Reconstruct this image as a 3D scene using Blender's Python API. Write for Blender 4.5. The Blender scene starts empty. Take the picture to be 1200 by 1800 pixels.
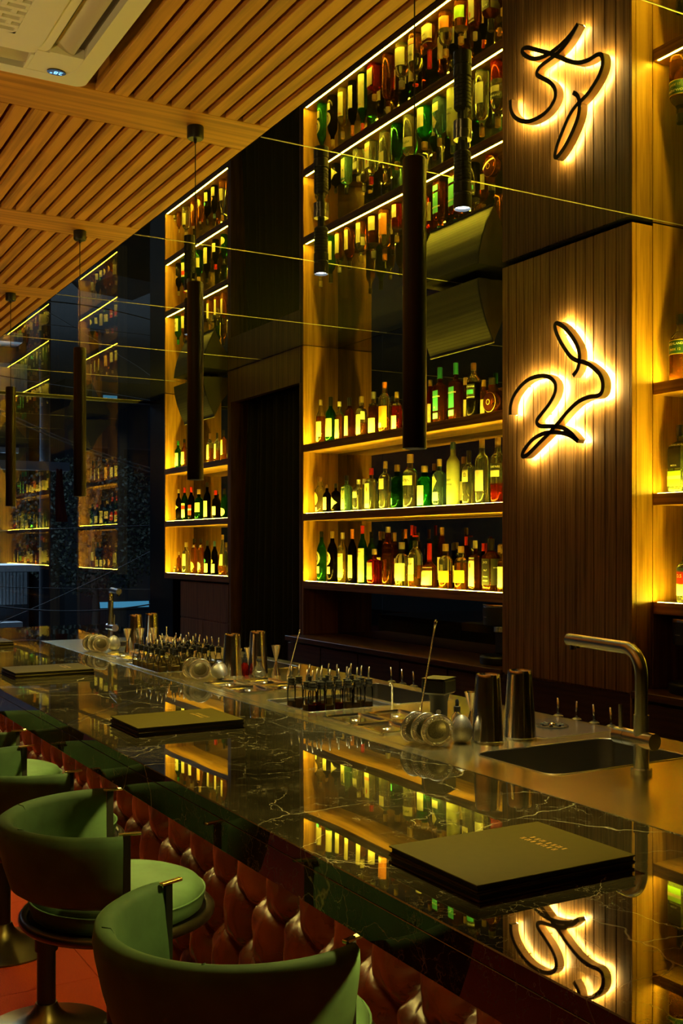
import bpy, bmesh, math, random
from mathutils import Vector, Matrix
random.seed(7)
PI = math.pi
sc = bpy.context.scene
C = sc.collection

# ------------------------------------------------------------------ camera
CAM_H = 1.60
F_PX, TH, HORIZON = 1880.0, math.radians(29.76), 960.0
S, CO = math.sin(TH), math.cos(TH)
cam = bpy.data.cameras.new('camera')
cam.sensor_width = 36.0
cam.lens = F_PX / 1800.0 * 36.0
cam.shift_y = (HORIZON - 900.0) / 1800.0
cam.clip_start = 0.02
cam.clip_end = 300
camo = bpy.data.objects.new('camera', cam)
camo.location = (0, 0, CAM_H)
camo.rotation_euler = (PI / 2, 0, -TH)
C.objects.link(camo)
sc.camera = camo

# ------------------------------------------------------------------ world, colour, render quality
w = bpy.data.worlds.new('night'); sc.world = w; w.use_nodes = True
w.node_tree.nodes['Background'].inputs[0].default_value = (0.012, 0.02, 0.035, 1)
w.node_tree.nodes['Background'].inputs[1].default_value = 0.25
vs = sc.view_settings
vs.view_transform = 'Standard'; vs.look = 'None'; vs.gamma = 1.0; vs.use_curve_mapping = False
vs.exposure = 1.25
cy = sc.cycles
cy.use_denoising = True
cy.max_bounces = 14; cy.glossy_bounces = 8; cy.transmission_bounces = 10; cy.transparent_max_bounces = 12; cy.diffuse_bounces = 4
cy.caustics_reflective = False; cy.caustics_refractive = False
cy.sample_clamp_indirect = 6.0

LED_COL = (1.0, 0.77, 0.030)
LED_POWER = 125.0

def lamp(kind, name, loc, power, col, **kw):
    l = bpy.data.lights.new(name, kind); l.energy = power; l.color = col
    for k, v in kw.items():
        if k != 'rot': setattr(l, k, v)
    o = bpy.data.objects.new(name, l); o.location = loc
    o.rotation_euler = kw.get('rot', (0, 0, 0)); C.objects.link(o)
    return o
# unseen area lamp added to light the street outside the window
lamp('AREA', 'street_glow', (2, 27, 9), 1200, (0.55, 0.75, 1.0), size=10.0, rot=(math.radians(0), 0, 0))

# ------------------------------------------------------------------ pixel helpers (1200x1800 frame)
def ray(px, py):
    a = px - 600.0
    return (F_PX * S + a * CO, F_PX * CO - a * S, HORIZON - py)
def onX(px, py, X):
    d = ray(px, py); k = X / d[0]; return Vector((X, d[1] * k, CAM_H + d[2] * k))
def onZ(px, py, z):
    d = ray(px, py); k = (z - CAM_H) / d[2]; return Vector((d[0] * k, d[1] * k, z))
def kX(px, X): return X / ray(px, 960)[0]

# ------------------------------------------------------------------ main dimensions
ZB = 1.02            # bar top
XF, XM, XS = 0.953, 1.654, 2.45   # bar front edge, marble/steel joint, steel back edge
H = 2.961            # ceiling
XP, XN, XB = 3.25, 3.367, 3.637   # pillar face, niche front, niche back mirror
YW = 9.73            # street window
XE = 1.53            # edge of slat ceiling
SHZ = (2.285, 1.821, 1.365)
CZ = 1.0
Y0BAR, Y1BAR = -0.6, 7.8

# ------------------------------------------------------------------ mesh builder
class M:
    def __init__(s): s.v = []; s.f = []
    def add(s, vs, fs):
        o = len(s.v); s.v += [tuple(p) for p in vs]; s.f += [tuple(i + o for i in f) for f in fs]; return s
    def box(s, x0, x1, y0, y1, z0, z1, c=0.0):
        if c <= 0:
            return s.add([(x0,y0,z0),(x1,y0,z0),(x1,y1,z0),(x0,y1,z0),(x0,y0,z1),(x1,y0,z1),(x1,y1,z1),(x0,y1,z1)],
                         [(3,2,1,0),(4,5,6,7),(0,1,5,4),(1,2,6,5),(2,3,7,6),(3,0,4,7)])
        bm = bmesh.new(); bmesh.ops.create_cube(bm, size=1)
        for v in bm.verts:
            v.co = ((x0+x1)/2 + v.co.x*(x1-x0), (y0+y1)/2 + v.co.y*(y1-y0), (z0+z1)/2 + v.co.z*(z1-z0))
        bmesh.ops.bevel(bm, geom=bm.edges[:], offset=c, segments=1, affect='EDGES')
        bm.verts.index_update()
        s.add([v.co[:] for v in bm.verts], [[v.index for v in f.verts] for f in bm.faces]); bm.free(); return s
    def lathe(s, prof, n=24, c=(0,0,0), caps=True, p=None):
        """prof: list of (r, z) or (r, z, p) with superellipse power p"""
        vs = []
        for q in prof:
            r, z = q[0], q[1]; pw = q[2] if len(q) > 2 else 2
            for i in range(n):
                a = 2*PI*(i+0.5)/n
                rr = r if pw == 2 else r / (abs(math.cos(a))**pw + abs(math.sin(a))**pw)**(1.0/pw)
                vs.append((c[0]+rr*math.cos(a), c[1]+rr*math.sin(a), c[2]+z))
        fs = []
        for j in range(len(prof)-1):
            for i in range(n):
                k = (i+1) % n
                fs.append((j*n+i, j*n+k, (j+1)*n+k, (j+1)*n+i))
        if caps:
            fs.append(tuple(range(n-1, -1, -1))); m = (len(prof)-1)*n
            fs.append(tuple(m+i for i in range(n)))
        return s.add(vs, fs)
    def cyl(s, p0, p1, r0, r1=None, n=16, caps=True):
        return s.tube([p0, p1], [r0, r0 if r1 is None else r1], n, caps)
    def tube(s, pts, r, n=10, caps=True):
        P = [Vector(p) for p in pts]
        R = r if isinstance(r, (list, tuple)) else [r]*len(P)
        vs = []; up = None
        for i, p in enumerate(P):
            t = (P[min(i+1, len(P)-1)] - P[max(i-1, 0)]).normalized()
            if up is None:
                up = Vector((0,0,1)) if abs(t.z) < 0.9 else Vector((1,0,0))
            a = (up - t*up.dot(t)).normalized(); up = a; b = t.cross(a)
            for k in range(n):
                q = 2*PI*k/n
                vs.append(p + a*R[i]*math.cos(q) + b*R[i]*math.sin(q))
        fs = []
        for j in range(len(P)-1):
            for k in range(n):
                m = (k+1) % n
                fs.append((j*n+k, j*n+m, (j+1)*n+m, (j+1)*n+k))
        if caps:
            fs.append(tuple(range(n-1, -1, -1))); o = (len(P)-1)*n
            fs.append(tuple(o+k for k in range(n)))
        return s.add(vs, fs)
    def grid(s, fn, nu, nv, closeu=False):
        vs = [fn(i/nu, j/nv) for j in range(nv+1) for i in range(nu if closeu else nu+1)]
        W = nu if closeu else nu+1; fs = []
        for j in range(nv):
            for i in range(nu):
                k = (i+1) % W if closeu else i+1
                fs.append((j*W+i, j*W+k, (j+1)*W+k, (j+1)*W+i))
        return s.add(vs, fs)
    def poly(s, pts, faces=None):
        return s.add(pts, faces or [tuple(range(len(pts)))])
    def mesh(s, name, mat, smooth=None):
        me = bpy.data.meshes.new(name); me.from_pydata(s.v, [], s.f); me.update()
        if mat is not None: me.materials.append(mat)
        if smooth is not None:
            me.shade_smooth()
            if smooth < 180: me.set_sharp_from_angle(angle=math.radians(smooth))
        return me

def thing(name, label, cat, loc=(0,0,0), rz=0, group=None):
    o = bpy.data.objects.new(name, None); o.empty_display_size = 0.05
    o.location = loc; o.rotation_euler = (0, 0, rz); C.objects.link(o)
    o['label'] = label; o['category'] = cat
    if group: o['group'] = group
    return o
def ob(name, m, mat, parent=None, smooth=None, world=False, loc=None, rz=None):
    me = m.mesh(name, mat, smooth) if isinstance(m, M) else m
    o = bpy.data.objects.new(name, me); C.objects.link(o)
    if loc is not None: o.location = loc
    if rz is not None: o.rotation_euler = (0, 0, rz)
    if parent is not None:
        o.parent = parent
        if world: o.matrix_parent_inverse = Matrix.Translation(-Vector(parent.location))
    return o
def tag(o, label, cat, group=None):
    o['label'] = label; o['category'] = cat
    if group: o['group'] = group
    return o
def struct(name, m, mat, parent=None, smooth=None):
    o = ob(name, m, mat, parent, smooth)
    if parent is None: o['kind'] = 'structure'
    return o
def dup(root, loc, rz=None, label=None, group=None):
    r = root.copy(); C.objects.link(r); r.location = loc
    if rz is not None: r.rotation_euler = (0, 0, rz)
    if label: r['label'] = label
    if group: r['group'] = group
    def rec(a, b):
        for ch in a.children:
            c = ch.copy(); C.objects.link(c); c.parent = b; rec(ch, c)
    rec(root, r)
    return r

# ------------------------------------------------------------------ materials
MC = {}
def newmat(name):
    m = bpy.data.materials.new(name); m.use_nodes = True
    nt = m.node_tree; return m, nt, nt.nodes['Principled BSDF']
def plain(name, col, rough=0.5, metal=0.0, spec=0.5, noise=0.0, sheen=0.0, coat=0.0, bump=0.0, nscale=30):
    key = ('p', name)
    if key in MC: return MC[key]
    m, nt, b = newmat(name)
    b.inputs['Base Color'].default_value = (*col, 1); b.inputs['Roughness'].default_value = rough
    b.inputs['Metallic'].default_value = metal; b.inputs['Specular IOR Level'].default_value = spec
    if coat: b.inputs['Coat Weight'].default_value = coat; b.inputs['Coat Roughness'].default_value = 0.05
    if sheen:
        b.inputs['Sheen Weight'].default_value = sheen; b.inputs['Sheen Roughness'].default_value = 0.35
        b.inputs['Sheen Tint'].default_value = (*[min(1, c*2.2+0.1) for c in col], 1)
    if noise or bump:
        tc = nt.nodes.new('ShaderNodeTexCoord'); n = nt.nodes.new('ShaderNodeTexNoise')
        n.inputs['Scale'].default_value = nscale; n.inputs['Detail'].default_value = 4
        nt.links.new(tc.outputs['Object'], n.inputs['Vector'])
        if noise:
            mx = nt.nodes.new('ShaderNodeMix'); mx.data_type = 'RGBA'
            mx.inputs[6].default_value = (*[c*(1-noise) for c in col], 1)
            mx.inputs[7].default_value = (*[min(1, c*(1+noise)) for c in col], 1)
            nt.links.new(n.outputs['Fac'], mx.inputs[0]); nt.links.new(mx.outputs[2], b.inputs['Base Color'])
        if bump:
            bp = nt.nodes.new('ShaderNodeBump'); bp.inputs['Strength'].default_value = bump; bp.inputs['Distance'].default_value = 0.002
            nt.links.new(n.outputs['Fac'], bp.inputs['Height']); nt.links.new(bp.outputs[0], b.inputs['Normal'])
    MC[key] = m; return m
def emit(name, col, power):
    key = ('e', name)
    if key in MC: return MC[key]
    m = bpy.data.materials.new(name); m.use_nodes = True; nt = m.node_tree; nt.nodes.clear()
    e = nt.nodes.new('ShaderNodeEmission'); o = nt.nodes.new('ShaderNodeOutputMaterial')
    e.inputs[0].default_value = (*col, 1); e.inputs[1].default_value = power
    nt.links.new(e.outputs[0], o.inputs[0]); MC[key] = m; return m
def wood(name, axis, dark=(0.19, 0.082, 0.014), light=(0.48, 0.245, 0.05), rough=0.42, scale=1.0):
    key = ('w', name)
    if key in MC: return MC[key]
    m, nt, b = newmat(name)
    N = nt.nodes.new; L = nt.links.new
    tc = N('ShaderNodeTexCoord'); oi = N('ShaderNodeObjectInfo'); mul = N('ShaderNodeMath'); mul.operation = 'MULTIPLY'; mul.inputs[1].default_value = 37.0
    L(oi.outputs['Random'], mul.inputs[0])
    ad = N('ShaderNodeVectorMath'); ad.operation = 'ADD'; L(tc.outputs['Object'], ad.inputs[0]); L(mul.outputs[0], ad.inputs[1])
    mp = N('ShaderNodeMapping'); sv = [26.0*scale]*3; sv['XYZ'.index(axis)] = 1.3*scale
    mp.inputs['Scale'].default_value = sv; L(ad.outputs[0], mp.inputs['Vector'])
    n1 = N('ShaderNodeTexNoise'); n1.inputs['Scale'].default_value = 1.0; n1.inputs['Detail'].default_value = 3; n1.inputs['Distortion'].default_value = 0.6
    L(mp.outputs[0], n1.inputs['Vector'])
    mp2 = N('ShaderNodeMapping'); sv = [170.0*scale]*3; sv['XYZ'.index(axis)] = 5.0*scale
    mp2.inputs['Scale'].default_value = sv; L(ad.outputs[0], mp2.inputs['Vector'])
    n2 = N('ShaderNodeTexNoise'); n2.inputs['Scale'].default_value = 1.0; n2.inputs['Detail'].default_value = 2
    L(mp2.outputs[0], n2.inputs['Vector'])
    mp3 = N('ShaderNodeMapping'); sv = [7.0*scale]*3; sv['XYZ'.index(axis)] = 0.8*scale
    mp3.inputs['Scale'].default_value = sv; L(ad.outputs[0], mp3.inputs['Vector'])
    wv = N('ShaderNodeTexWave'); wv.wave_type = 'RINGS'; wv.inputs['Scale'].default_value = 1.6; wv.inputs['Distortion'].default_value = 7; wv.inputs['Detail'].default_value = 2
    L(mp3.outputs[0], wv.inputs['Vector'])
    a1 = N('ShaderNodeMath'); a1.operation = 'MULTIPLY_ADD'; a1.inputs[1].default_value = 0.45; L(n2.outputs['Fac'], a1.inputs[0]); L(n1.outputs['Fac'], a1.inputs[2])
    a2 = N('ShaderNodeMath'); a2.operation = 'MULTIPLY_ADD'; a2.inputs[1].default_value = 0.22; L(wv.outputs['Fac'], a2.inputs[0]); L(a1.outputs[0], a2.inputs[2])
    cr = N('ShaderNodeValToRGB'); cr.color_ramp.elements[0].position = 0.56; cr.color_ramp.elements[1].position = 1.0
    cr.color_ramp.elements[0].color = (*dark, 1); cr.color_ramp.elements[1].color = (*light, 1)
    L(a2.outputs[0], cr.inputs[0]); L(cr.outputs[0], b.inputs['Base Color'])
    b.inputs['Roughness'].default_value = rough
    bp = N('ShaderNodeBump'); bp.inputs['Strength'].default_value = 0.12; bp.inputs['Distance'].default_value = 0.001
    L(a1.outputs[0], bp.inputs['Height']); L(bp.outputs[0], b.inputs['Normal'])
    MC[key] = m; return m
def mirror(name, col, rough=0.0, wav=0.0):
    key = ('m', name)
    if key in MC: return MC[key]
    m = bpy.data.materials.new(name); m.use_nodes = True; nt = m.node_tree; nt.nodes.clear()
    g = nt.nodes.new('ShaderNodeBsdfGlossy'); d = nt.nodes.new('ShaderNodeBsdfDiffuse'); a = nt.nodes.new('ShaderNodeAddShader'); o = nt.nodes.new('ShaderNodeOutputMaterial')
    g.inputs['Color'].default_value = (*col, 1); g.inputs['Roughness'].default_value = rough
    d.inputs['Color'].default_value = (0.004, 0.004, 0.004, 1)
    if wav:
        tc = nt.nodes.new('ShaderNodeTexCoord'); n = nt.nodes.new('ShaderNodeTexNoise'); n.inputs['Scale'].default_value = 1.1; n.inputs['Detail'].default_value = 0
        bp = nt.nodes.new('ShaderNodeBump'); bp.inputs['Strength'].default_value = wav; bp.inputs['Distance'].default_value = 0.05
        nt.links.new(tc.outputs['Object'], n.inputs['Vector']); nt.links.new(n.outputs['Fac'], bp.inputs['Height']); nt.links.new(bp.outputs[0], g.inputs['Normal'])
    nt.links.new(g.outputs[0], a.inputs[0]); nt.links.new(d.outputs[0], a.inputs[1]); nt.links.new(a.outputs[0], o.inputs[0])
    MC[key] = m; return m
def glass(name, col, cloud=0.22, rough=0.0, ior=1.4):
    key = ('g', name)
    if key in MC: return MC[key]
    m = bpy.data.materials.new(name); m.use_nodes = True; nt = m.node_tree; nt.nodes.clear()
    g = nt.nodes.new('ShaderNodeBsdfGlass'); d = nt.nodes.new('ShaderNodeBsdfDiffuse'); t = nt.nodes.new('ShaderNodeBsdfTranslucent')
    ad = nt.nodes.new('ShaderNodeMixShader'); mx = nt.nodes.new('ShaderNodeMixShader'); o = nt.nodes.new('ShaderNodeOutputMaterial')
    g.inputs['Color'].default_value = (*[c**0.5 for c in col], 1); g.inputs['IOR'].default_value = ior; g.inputs['Roughness'].default_value = rough
    d.inputs['Color'].default_value = (*col, 1); t.inputs['Color'].default_value = (*col, 1)
    ad.inputs[0].default_value = 0.5
    nt.links.new(d.outputs[0], ad.inputs[1]); nt.links.new(t.outputs[0], ad.inputs[2])
    mx.inputs[0].default_value = cloud
    nt.links.new(g.outputs[0], mx.inputs[1]); nt.links.new(ad.outputs[0], mx.inputs[2]); nt.links.new(mx.outputs[0], o.inputs[0])
    MC[key] = m; return m

WOOD_Y = wood('oak_along_y', 'Y'); WOOD_Z = wood('oak_along_z', 'Z'); WOOD_X = wood('oak_along_x', 'X')
SLAT = wood('ceiling_oak', 'Y', (0.32, 0.13, 0.012), (0.62, 0.275, 0.034), 0.55)
BEAM = wood('beam_oak', 'X', (0.32, 0.13, 0.012), (0.60, 0.265, 0.032), 0.55)
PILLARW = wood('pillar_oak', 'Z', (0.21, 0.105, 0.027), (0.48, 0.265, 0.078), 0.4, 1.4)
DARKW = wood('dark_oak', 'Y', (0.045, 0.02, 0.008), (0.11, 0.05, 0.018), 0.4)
BLACK = plain('matt_black', (0.006, 0.006, 0.006), 0.55)
BLACKM = plain('black_powder_metal', (0.012, 0.011, 0.009), 0.42, 0.3)
VOID = plain('dark_backing', (0.01, 0.006, 0.003), 0.9)
CHROME = plain('polished_steel', (0.85, 0.80, 0.68), 0.16, 1.0)
SATIN = plain('satin_steel', (0.62, 0.60, 0.55), 0.25, 1.0)
BRONZE = plain('dark_bronze', (0.26, 0.22, 0.09), 0.32, 1.0)
BRASS = plain('brass', (0.75, 0.55, 0.2), 0.25, 1.0)
LED = emit('shelf_led', LED_COL, LED_POWER)

# steel worktop (brushed)
def brushed():
    m, nt, b = newmat('brushed_steel_top'); N = nt.nodes.new; L = nt.links.new
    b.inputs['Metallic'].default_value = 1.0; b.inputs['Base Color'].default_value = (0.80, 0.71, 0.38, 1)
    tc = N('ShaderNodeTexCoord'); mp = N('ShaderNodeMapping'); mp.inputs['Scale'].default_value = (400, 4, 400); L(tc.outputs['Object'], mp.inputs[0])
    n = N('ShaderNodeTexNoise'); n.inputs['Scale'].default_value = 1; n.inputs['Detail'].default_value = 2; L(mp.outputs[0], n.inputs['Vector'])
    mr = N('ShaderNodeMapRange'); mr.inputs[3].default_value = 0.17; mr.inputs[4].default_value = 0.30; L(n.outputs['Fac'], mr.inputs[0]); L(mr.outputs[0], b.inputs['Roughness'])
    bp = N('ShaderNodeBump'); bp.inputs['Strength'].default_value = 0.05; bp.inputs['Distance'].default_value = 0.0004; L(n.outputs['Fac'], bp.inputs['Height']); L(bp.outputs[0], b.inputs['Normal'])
    return m
STEEL = brushed()
def marble():
    m, nt, b = newmat('dark_veined_marble'); N = nt.nodes.new; L = nt.links.new
    tc = N('ShaderNodeTexCoord')
    n0 = N('ShaderNodeTexNoise'); n0.inputs['Scale'].default_value = 2.3; n0.inputs['Detail'].default_value = 6; L(tc.outputs['Object'], n0.inputs['Vector'])
    cr = N('ShaderNodeValToRGB'); e = cr.color_ramp.elements
    e[0].position = 0.35; e[0].color = (0.012, 0.010, 0.005, 1); e[1].position = 0.75; e[1].color = (0.055, 0.046, 0.024, 1); L(n0.outputs['Fac'], cr.inputs[0])
    last = cr.outputs[0]
    for sc_, wid, col, seed in ((2.2, 0.005, (0.55, 0.50, 0.33), 0.0), (5.0, 0.007, (0.50, 0.45, 0.29), 3.1), (11.0, 0.010, (0.30, 0.27, 0.16), 7.7), (19.0, 0.014, (0.18, 0.16, 0.09), 5.2)):
        off = N('ShaderNodeVectorMath'); off.operation = 'ADD'; off.inputs[1].default_value = (seed, seed*2, seed)
        L(tc.outputs['Object'], off.inputs[0])
        dn = N('ShaderNodeTexNoise'); dn.inputs['Scale'].default_value = sc_*1.4; dn.inputs['Detail'].default_value = 5; L(off.outputs[0], dn.inputs['Vector'])
        mxv = N('ShaderNodeMix'); mxv.data_type = 'VECTOR'; mxv.inputs[0].default_value = 0.22; L(off.outputs[0], mxv.inputs[4]); L(dn.outputs['Color'], mxv.inputs[5])
        vo = N('ShaderNodeTexVoronoi'); vo.feature = 'DISTANCE_TO_EDGE'; vo.inputs['Scale'].default_value = sc_; L(mxv.outputs[1], vo.inputs['Vector'])
        mr = N('ShaderNodeMapRange'); mr.inputs[1].default_value = 0.0; mr.inputs[2].default_value = wid; mr.inputs[3].default_value = 1.0; mr.inputs[4].default_value = 0.0
        L(vo.outputs['Distance'], mr.inputs[0])
        br = N('ShaderNodeTexNoise'); br.inputs['Scale'].default_value = sc_*0.9; L(off.outputs[0], br.inputs['Vector'])
        ms = N('ShaderNodeMapRange'); ms.inputs[1].default_value = 0.44; ms.inputs[2].default_value = 0.62; L(br.outputs['Fac'], ms.inputs[0])
        pr = N('ShaderNodeMath'); pr.operation = 'MULTIPLY'; L(mr.outputs[0], pr.inputs[0]); L(ms.outputs[0], pr.inputs[1])
        mc = N('ShaderNodeMix'); mc.data_type = 'RGBA'; mc.inputs[7].default_value = (*col, 1); L(pr.outputs[0], mc.inputs[0]); L(last, mc.inputs[6]); last = mc.outputs[2]
    L(last, b.inputs['Base Color'])
    b.inputs['Roughness'].default_value = 0.014; b.inputs['IOR'].default_value = 1.85
    wn = N('ShaderNodeTexNoise'); wn.inputs['Scale'].default_value = 2.6; wn.inputs['Detail'].default_value = 0; L(tc.outputs['Object'], wn.inputs['Vector'])
    bp = N('ShaderNodeBump'); bp.inputs['Strength'].default_value = 0.05; bp.inputs['Distance'].default_value = 0.012; L(wn.outputs['Fac'], bp.inputs['Height']); L(bp.outputs[0], b.inputs['Normal'])
    return m
MARBLE = marble()
#@@SECTION

# ================================================================== SETTING
# floor: carpet tiles on the guests' side, dark tile behind the bar
def carpet():
    m, nt, b = newmat('orange_carpet'); N = nt.nodes.new; L = nt.links.new
    tc = N('ShaderNodeTexCoord'); n = N('ShaderNodeTexNoise'); n.inputs['Scale'].default_value = 420; n.inputs['Detail'].default_value = 2
    L(tc.outputs['Object'], n.inputs['Vector'])
    cr = N('ShaderNodeValToRGB'); e = cr.color_ramp.elements
    e[0].position = 0.3; e[0].color = (0.40, 0.035, 0.004, 1); e[1].position = 0.72; e[1].color = (0.95, 0.13, 0.010, 1)
    L(n.outputs['Fac'], cr.inputs[0]); L(cr.outputs[0], b.inputs['Base Color']); b.inputs['Roughness'].default_value = 0.95
    bp = N('ShaderNodeBump'); bp.inputs['Strength'].default_value = 0.6; bp.inputs['Distance'].default_value = 0.003; L(n.outputs['Fac'], bp.inputs['Height']); L(bp.outputs[0], b.inputs['Normal'])
    return m
CARPET = carpet()
floor = struct('floor', M().box(-4, XB + 0.1, -3, YW, -0.12, -0.008), VOID)
tile = M().box(0, 0.498, 0, 0.498, -0.008, 0.0).mesh('carpet_tile', CARPET)
for i in range(5):
    for j in range(14):
        x = 1.188 - 0.5*(i) ; y = 1.4 + 0.5*j
        ob('carpet_tile', tile, None, floor, loc=(x - 0.5, y, 0))
tile2 = M().box(0, 0.2, 0, 0.498, -0.008, 0.0).mesh('carpet_tile_cut', CARPET)
for j in range(14): ob('carpet_tile', tile2, None, floor, loc=(1.19, 1.4 + 0.5*j, 0))
o = ob('carpet_field', M().box(-4, -1.313, -3, YW, -0.008, 0).box(-1.312, 1.39, -3, 1.398, -0.008, 0).box(-1.312, 1.39, 8.4, YW, -0.008, 0), CARPET, floor)
ob('bar_floor', M().box(1.40, XB, -3, YW, -0.008, 0.0), plain('bar_floor_tile', (0.03, 0.025, 0.02), 0.5), floor)

# walls around the room
WALLD = plain('dark_plaster', (0.035, 0.026, 0.016), 0.8, noise=0.2, nscale=6)
struct('wall_back', M().box(XB + 0.03, XB + 0.18, -3, YW, 0, H + 0.1), WALLD)
struct('wall_left', M().box(-4.15, -4.0, -3, YW, 0, H + 0.1), WALLD)
struct('wall_near', M().box(-4, XB + 0.1, -3.15, -3.0, 0, H + 0.1), WALLD)

# slatted oak ceiling: backing, cross beams, slats
ceil = struct('ceiling', M().box(-4, XE, -3, YW, H + 0.075, H + 0.13), VOID)
YB = [3.25 + 1.28*i for i in range(-4, 6)]
for yb in YB:
    ob('beam', M().box(-4, XE, max(yb - 0.112, -3), min(yb + 0.112, YW), H, H + 0.074, 0.002), BEAM, ceil)
slat = M().box(-0.0205, 0.0205, -0.526, 0.526, 0, 0.055, 0.0015).mesh('slat', SLAT)
AC_X = (-0.06, 0.889); AC_Y = (2.115, 3.06)
rest = M(); nsl = 0
for bi in range(len(YB) - 1):
    yc = (YB[bi] + YB[bi+1]) / 2
    for i in range(90):
        x = 1.5085 - 0.0602*i
        if x < -3.97: break
        if AC_X[0] - 0.03 < x < AC_X[1] + 0.025 and AC_Y[0] < yc < AC_Y[1]: continue
        if 0.2 < yc < YW and x > -0.15 and nsl < 290:
            ob('slat', slat, None, ceil, loc=(x, yc, H)); nsl += 1
        else:
            rest.box(x - 0.0205, x + 0.0205, yc - 0.526, yc + 0.526, H, H + 0.055)
o = ob('slat_field', rest, SLAT, ceil); o['kind'] = 'stuff'

# dark mirror ceiling over the bar: tiles and pale joints
mc = struct('ceiling_mirror', M().box(XE + 0.002, XB + 0.03, -3, YW, H + 0.012, H + 0.10), VOID)
MIRC = mirror('ceiling_black_mirror', (0.62, 0.60, 0.54), 0.0, 0.012)
JOINT = plain('polished_glass_edge', (0.75, 0.72, 0.55), 0.3, 0.6)
edges = [-3.0] + [yb - 0.03 for yb in YB if yb > -2.8] + [YW]
for i in range(len(edges) - 1):
    ob('mirror_tile', M().box(XE + 0.002, XB + 0.03, edges[i] + 0.002, edges[i+1] - 0.002, H, H + 0.010), MIRC, mc)
    if i: ob('joint', M().box(XE + 0.002, XB, edges[i] - 0.0022, edges[i] + 0.0022, H - 0.0012, H + 0.004), JOINT, mc)

# pillar of vertical oak boards
pil = struct('wall_pillar', M().box(XP + 0.014, XB + 0.03, 3.268, 4.115, 0, H - 0.014), PILLARW)
y = 4.117; bw = [0.046, 0.062, 0.055, 0.07, 0.05, 0.064, 0.058, 0.048, 0.068, 0.06, 0.052, 0.07, 0.066, 0.082]
tot = sum(bw); zc = [CZ - 0.012, H - 0.014]
for wdt in bw:
    wdt = wdt * (4.117 - 3.266) / tot
    ob('board', M().box(XP, XP + 0.014, y - wdt + 0.0016, y - 0.0016, zc[0], zc[1], 0.0022), PILLARW, pil)
    y -= wdt
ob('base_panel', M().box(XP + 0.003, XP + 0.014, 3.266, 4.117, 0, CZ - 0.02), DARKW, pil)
ob('return_panel', M().box(XP, XP + 0.022, 3.2555, 3.2675, 0, H - 0.014, 0.001), WOOD_Z, pil)
ob('return_panel', M().box(XP + 0.024, XN + 0.0, 3.2555, 3.2675, 0, H - 0.014, 0.001), WOOD_Z, pil)

# header and doorway with a black curtain
hd = struct('wall_doorway', M().box(XN, XN + 0.05, 6.447, 7.645, 2.712, H - 0.002), wood('header_oak', 'Z', (0.13, 0.06, 0.018), (0.30, 0.155, 0.05)))
ob('jamb', M().box(XN, XB, 7.615, 7.645, 0, 2.712), PILLARW, hd)
ob('jamb', M().box(XN, XB, 6.447, 6.467, 0, 2.712), PILLARW, hd)
VELV = plain('black_velvet', (0.006, 0.005, 0.005), 0.9, sheen=0.1)
def curt(u, v):
    yy = 6.47 + u*(7.61 - 6.47) - 0.0
    yy = 7.60 - u*(7.60 - 6.472)
    z = 0.01 + v*2.70
    x = 3.50 + 0.028*math.sin(u*2*PI*13) + 0.012*math.sin(u*2*PI*5 + 1) - 0.10*(1 - v)*(1-u)**2
    return (x, yy, z)
tag(ob('curtain', M().grid(curt, 160, 6), VELV, smooth=180), 'black velvet curtain hanging in the doorway between the lit niches', 'curtain')

# far end: dark return wall and street window
struct('wall_return', M().box(XN + 0.09, XB + 0.03, 9.10, YW - 0.03, 0, H - 0.002), plain('black_gloss_panel', (0.008, 0.008, 0.009), 0.25))
def wglass():
    m = bpy.data.materials.new('window_glass'); m.use_nodes = True; nt = m.node_tree; nt.nodes.clear(); N = nt.nodes.new; L = nt.links.new
    t = N('ShaderNodeBsdfTransparent'); g = N('ShaderNodeBsdfGlossy'); mx = N('ShaderNodeMixShader'); o = N('ShaderNodeOutputMaterial'); fr = N('ShaderNodeFresnel'); ad = N('ShaderNodeMath'); ad.operation = 'ADD'
    fr.inputs[0].default_value = 1.5; ad.inputs[1].default_value = 0.27; L(fr.outputs[0], ad.inputs[0]); L(ad.outputs[0], mx.inputs[0])
    t.inputs[0].default_value = (0.72, 0.78, 0.8, 1); g.inputs['Roughness'].default_value = 0.0
    L(t.outputs[0], mx.inputs[1]); L(g.outputs[0], mx.inputs[2]); L(mx.outputs[0], o.inputs[0]); return m
WG = wglass()
win = struct('window_1', M().box(-4, XB + 0.03, YW - 0.03, YW + 0.05, -0.1, 0.06).box(-4, XB + 0.03, YW - 0.02, YW + 0.05, H - 0.012, H + 0.1), BLACKM)
for x0, x1 in ((-4, -1.2), (-1.19, 1.2), (1.21, XB + 0.03)):
    ob('pane', M().poly([(x0, YW, 0.06), (x1, YW, 0.06), (x1, YW, H - 0.012), (x0, YW, H - 0.012)]), WG, win)

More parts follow.
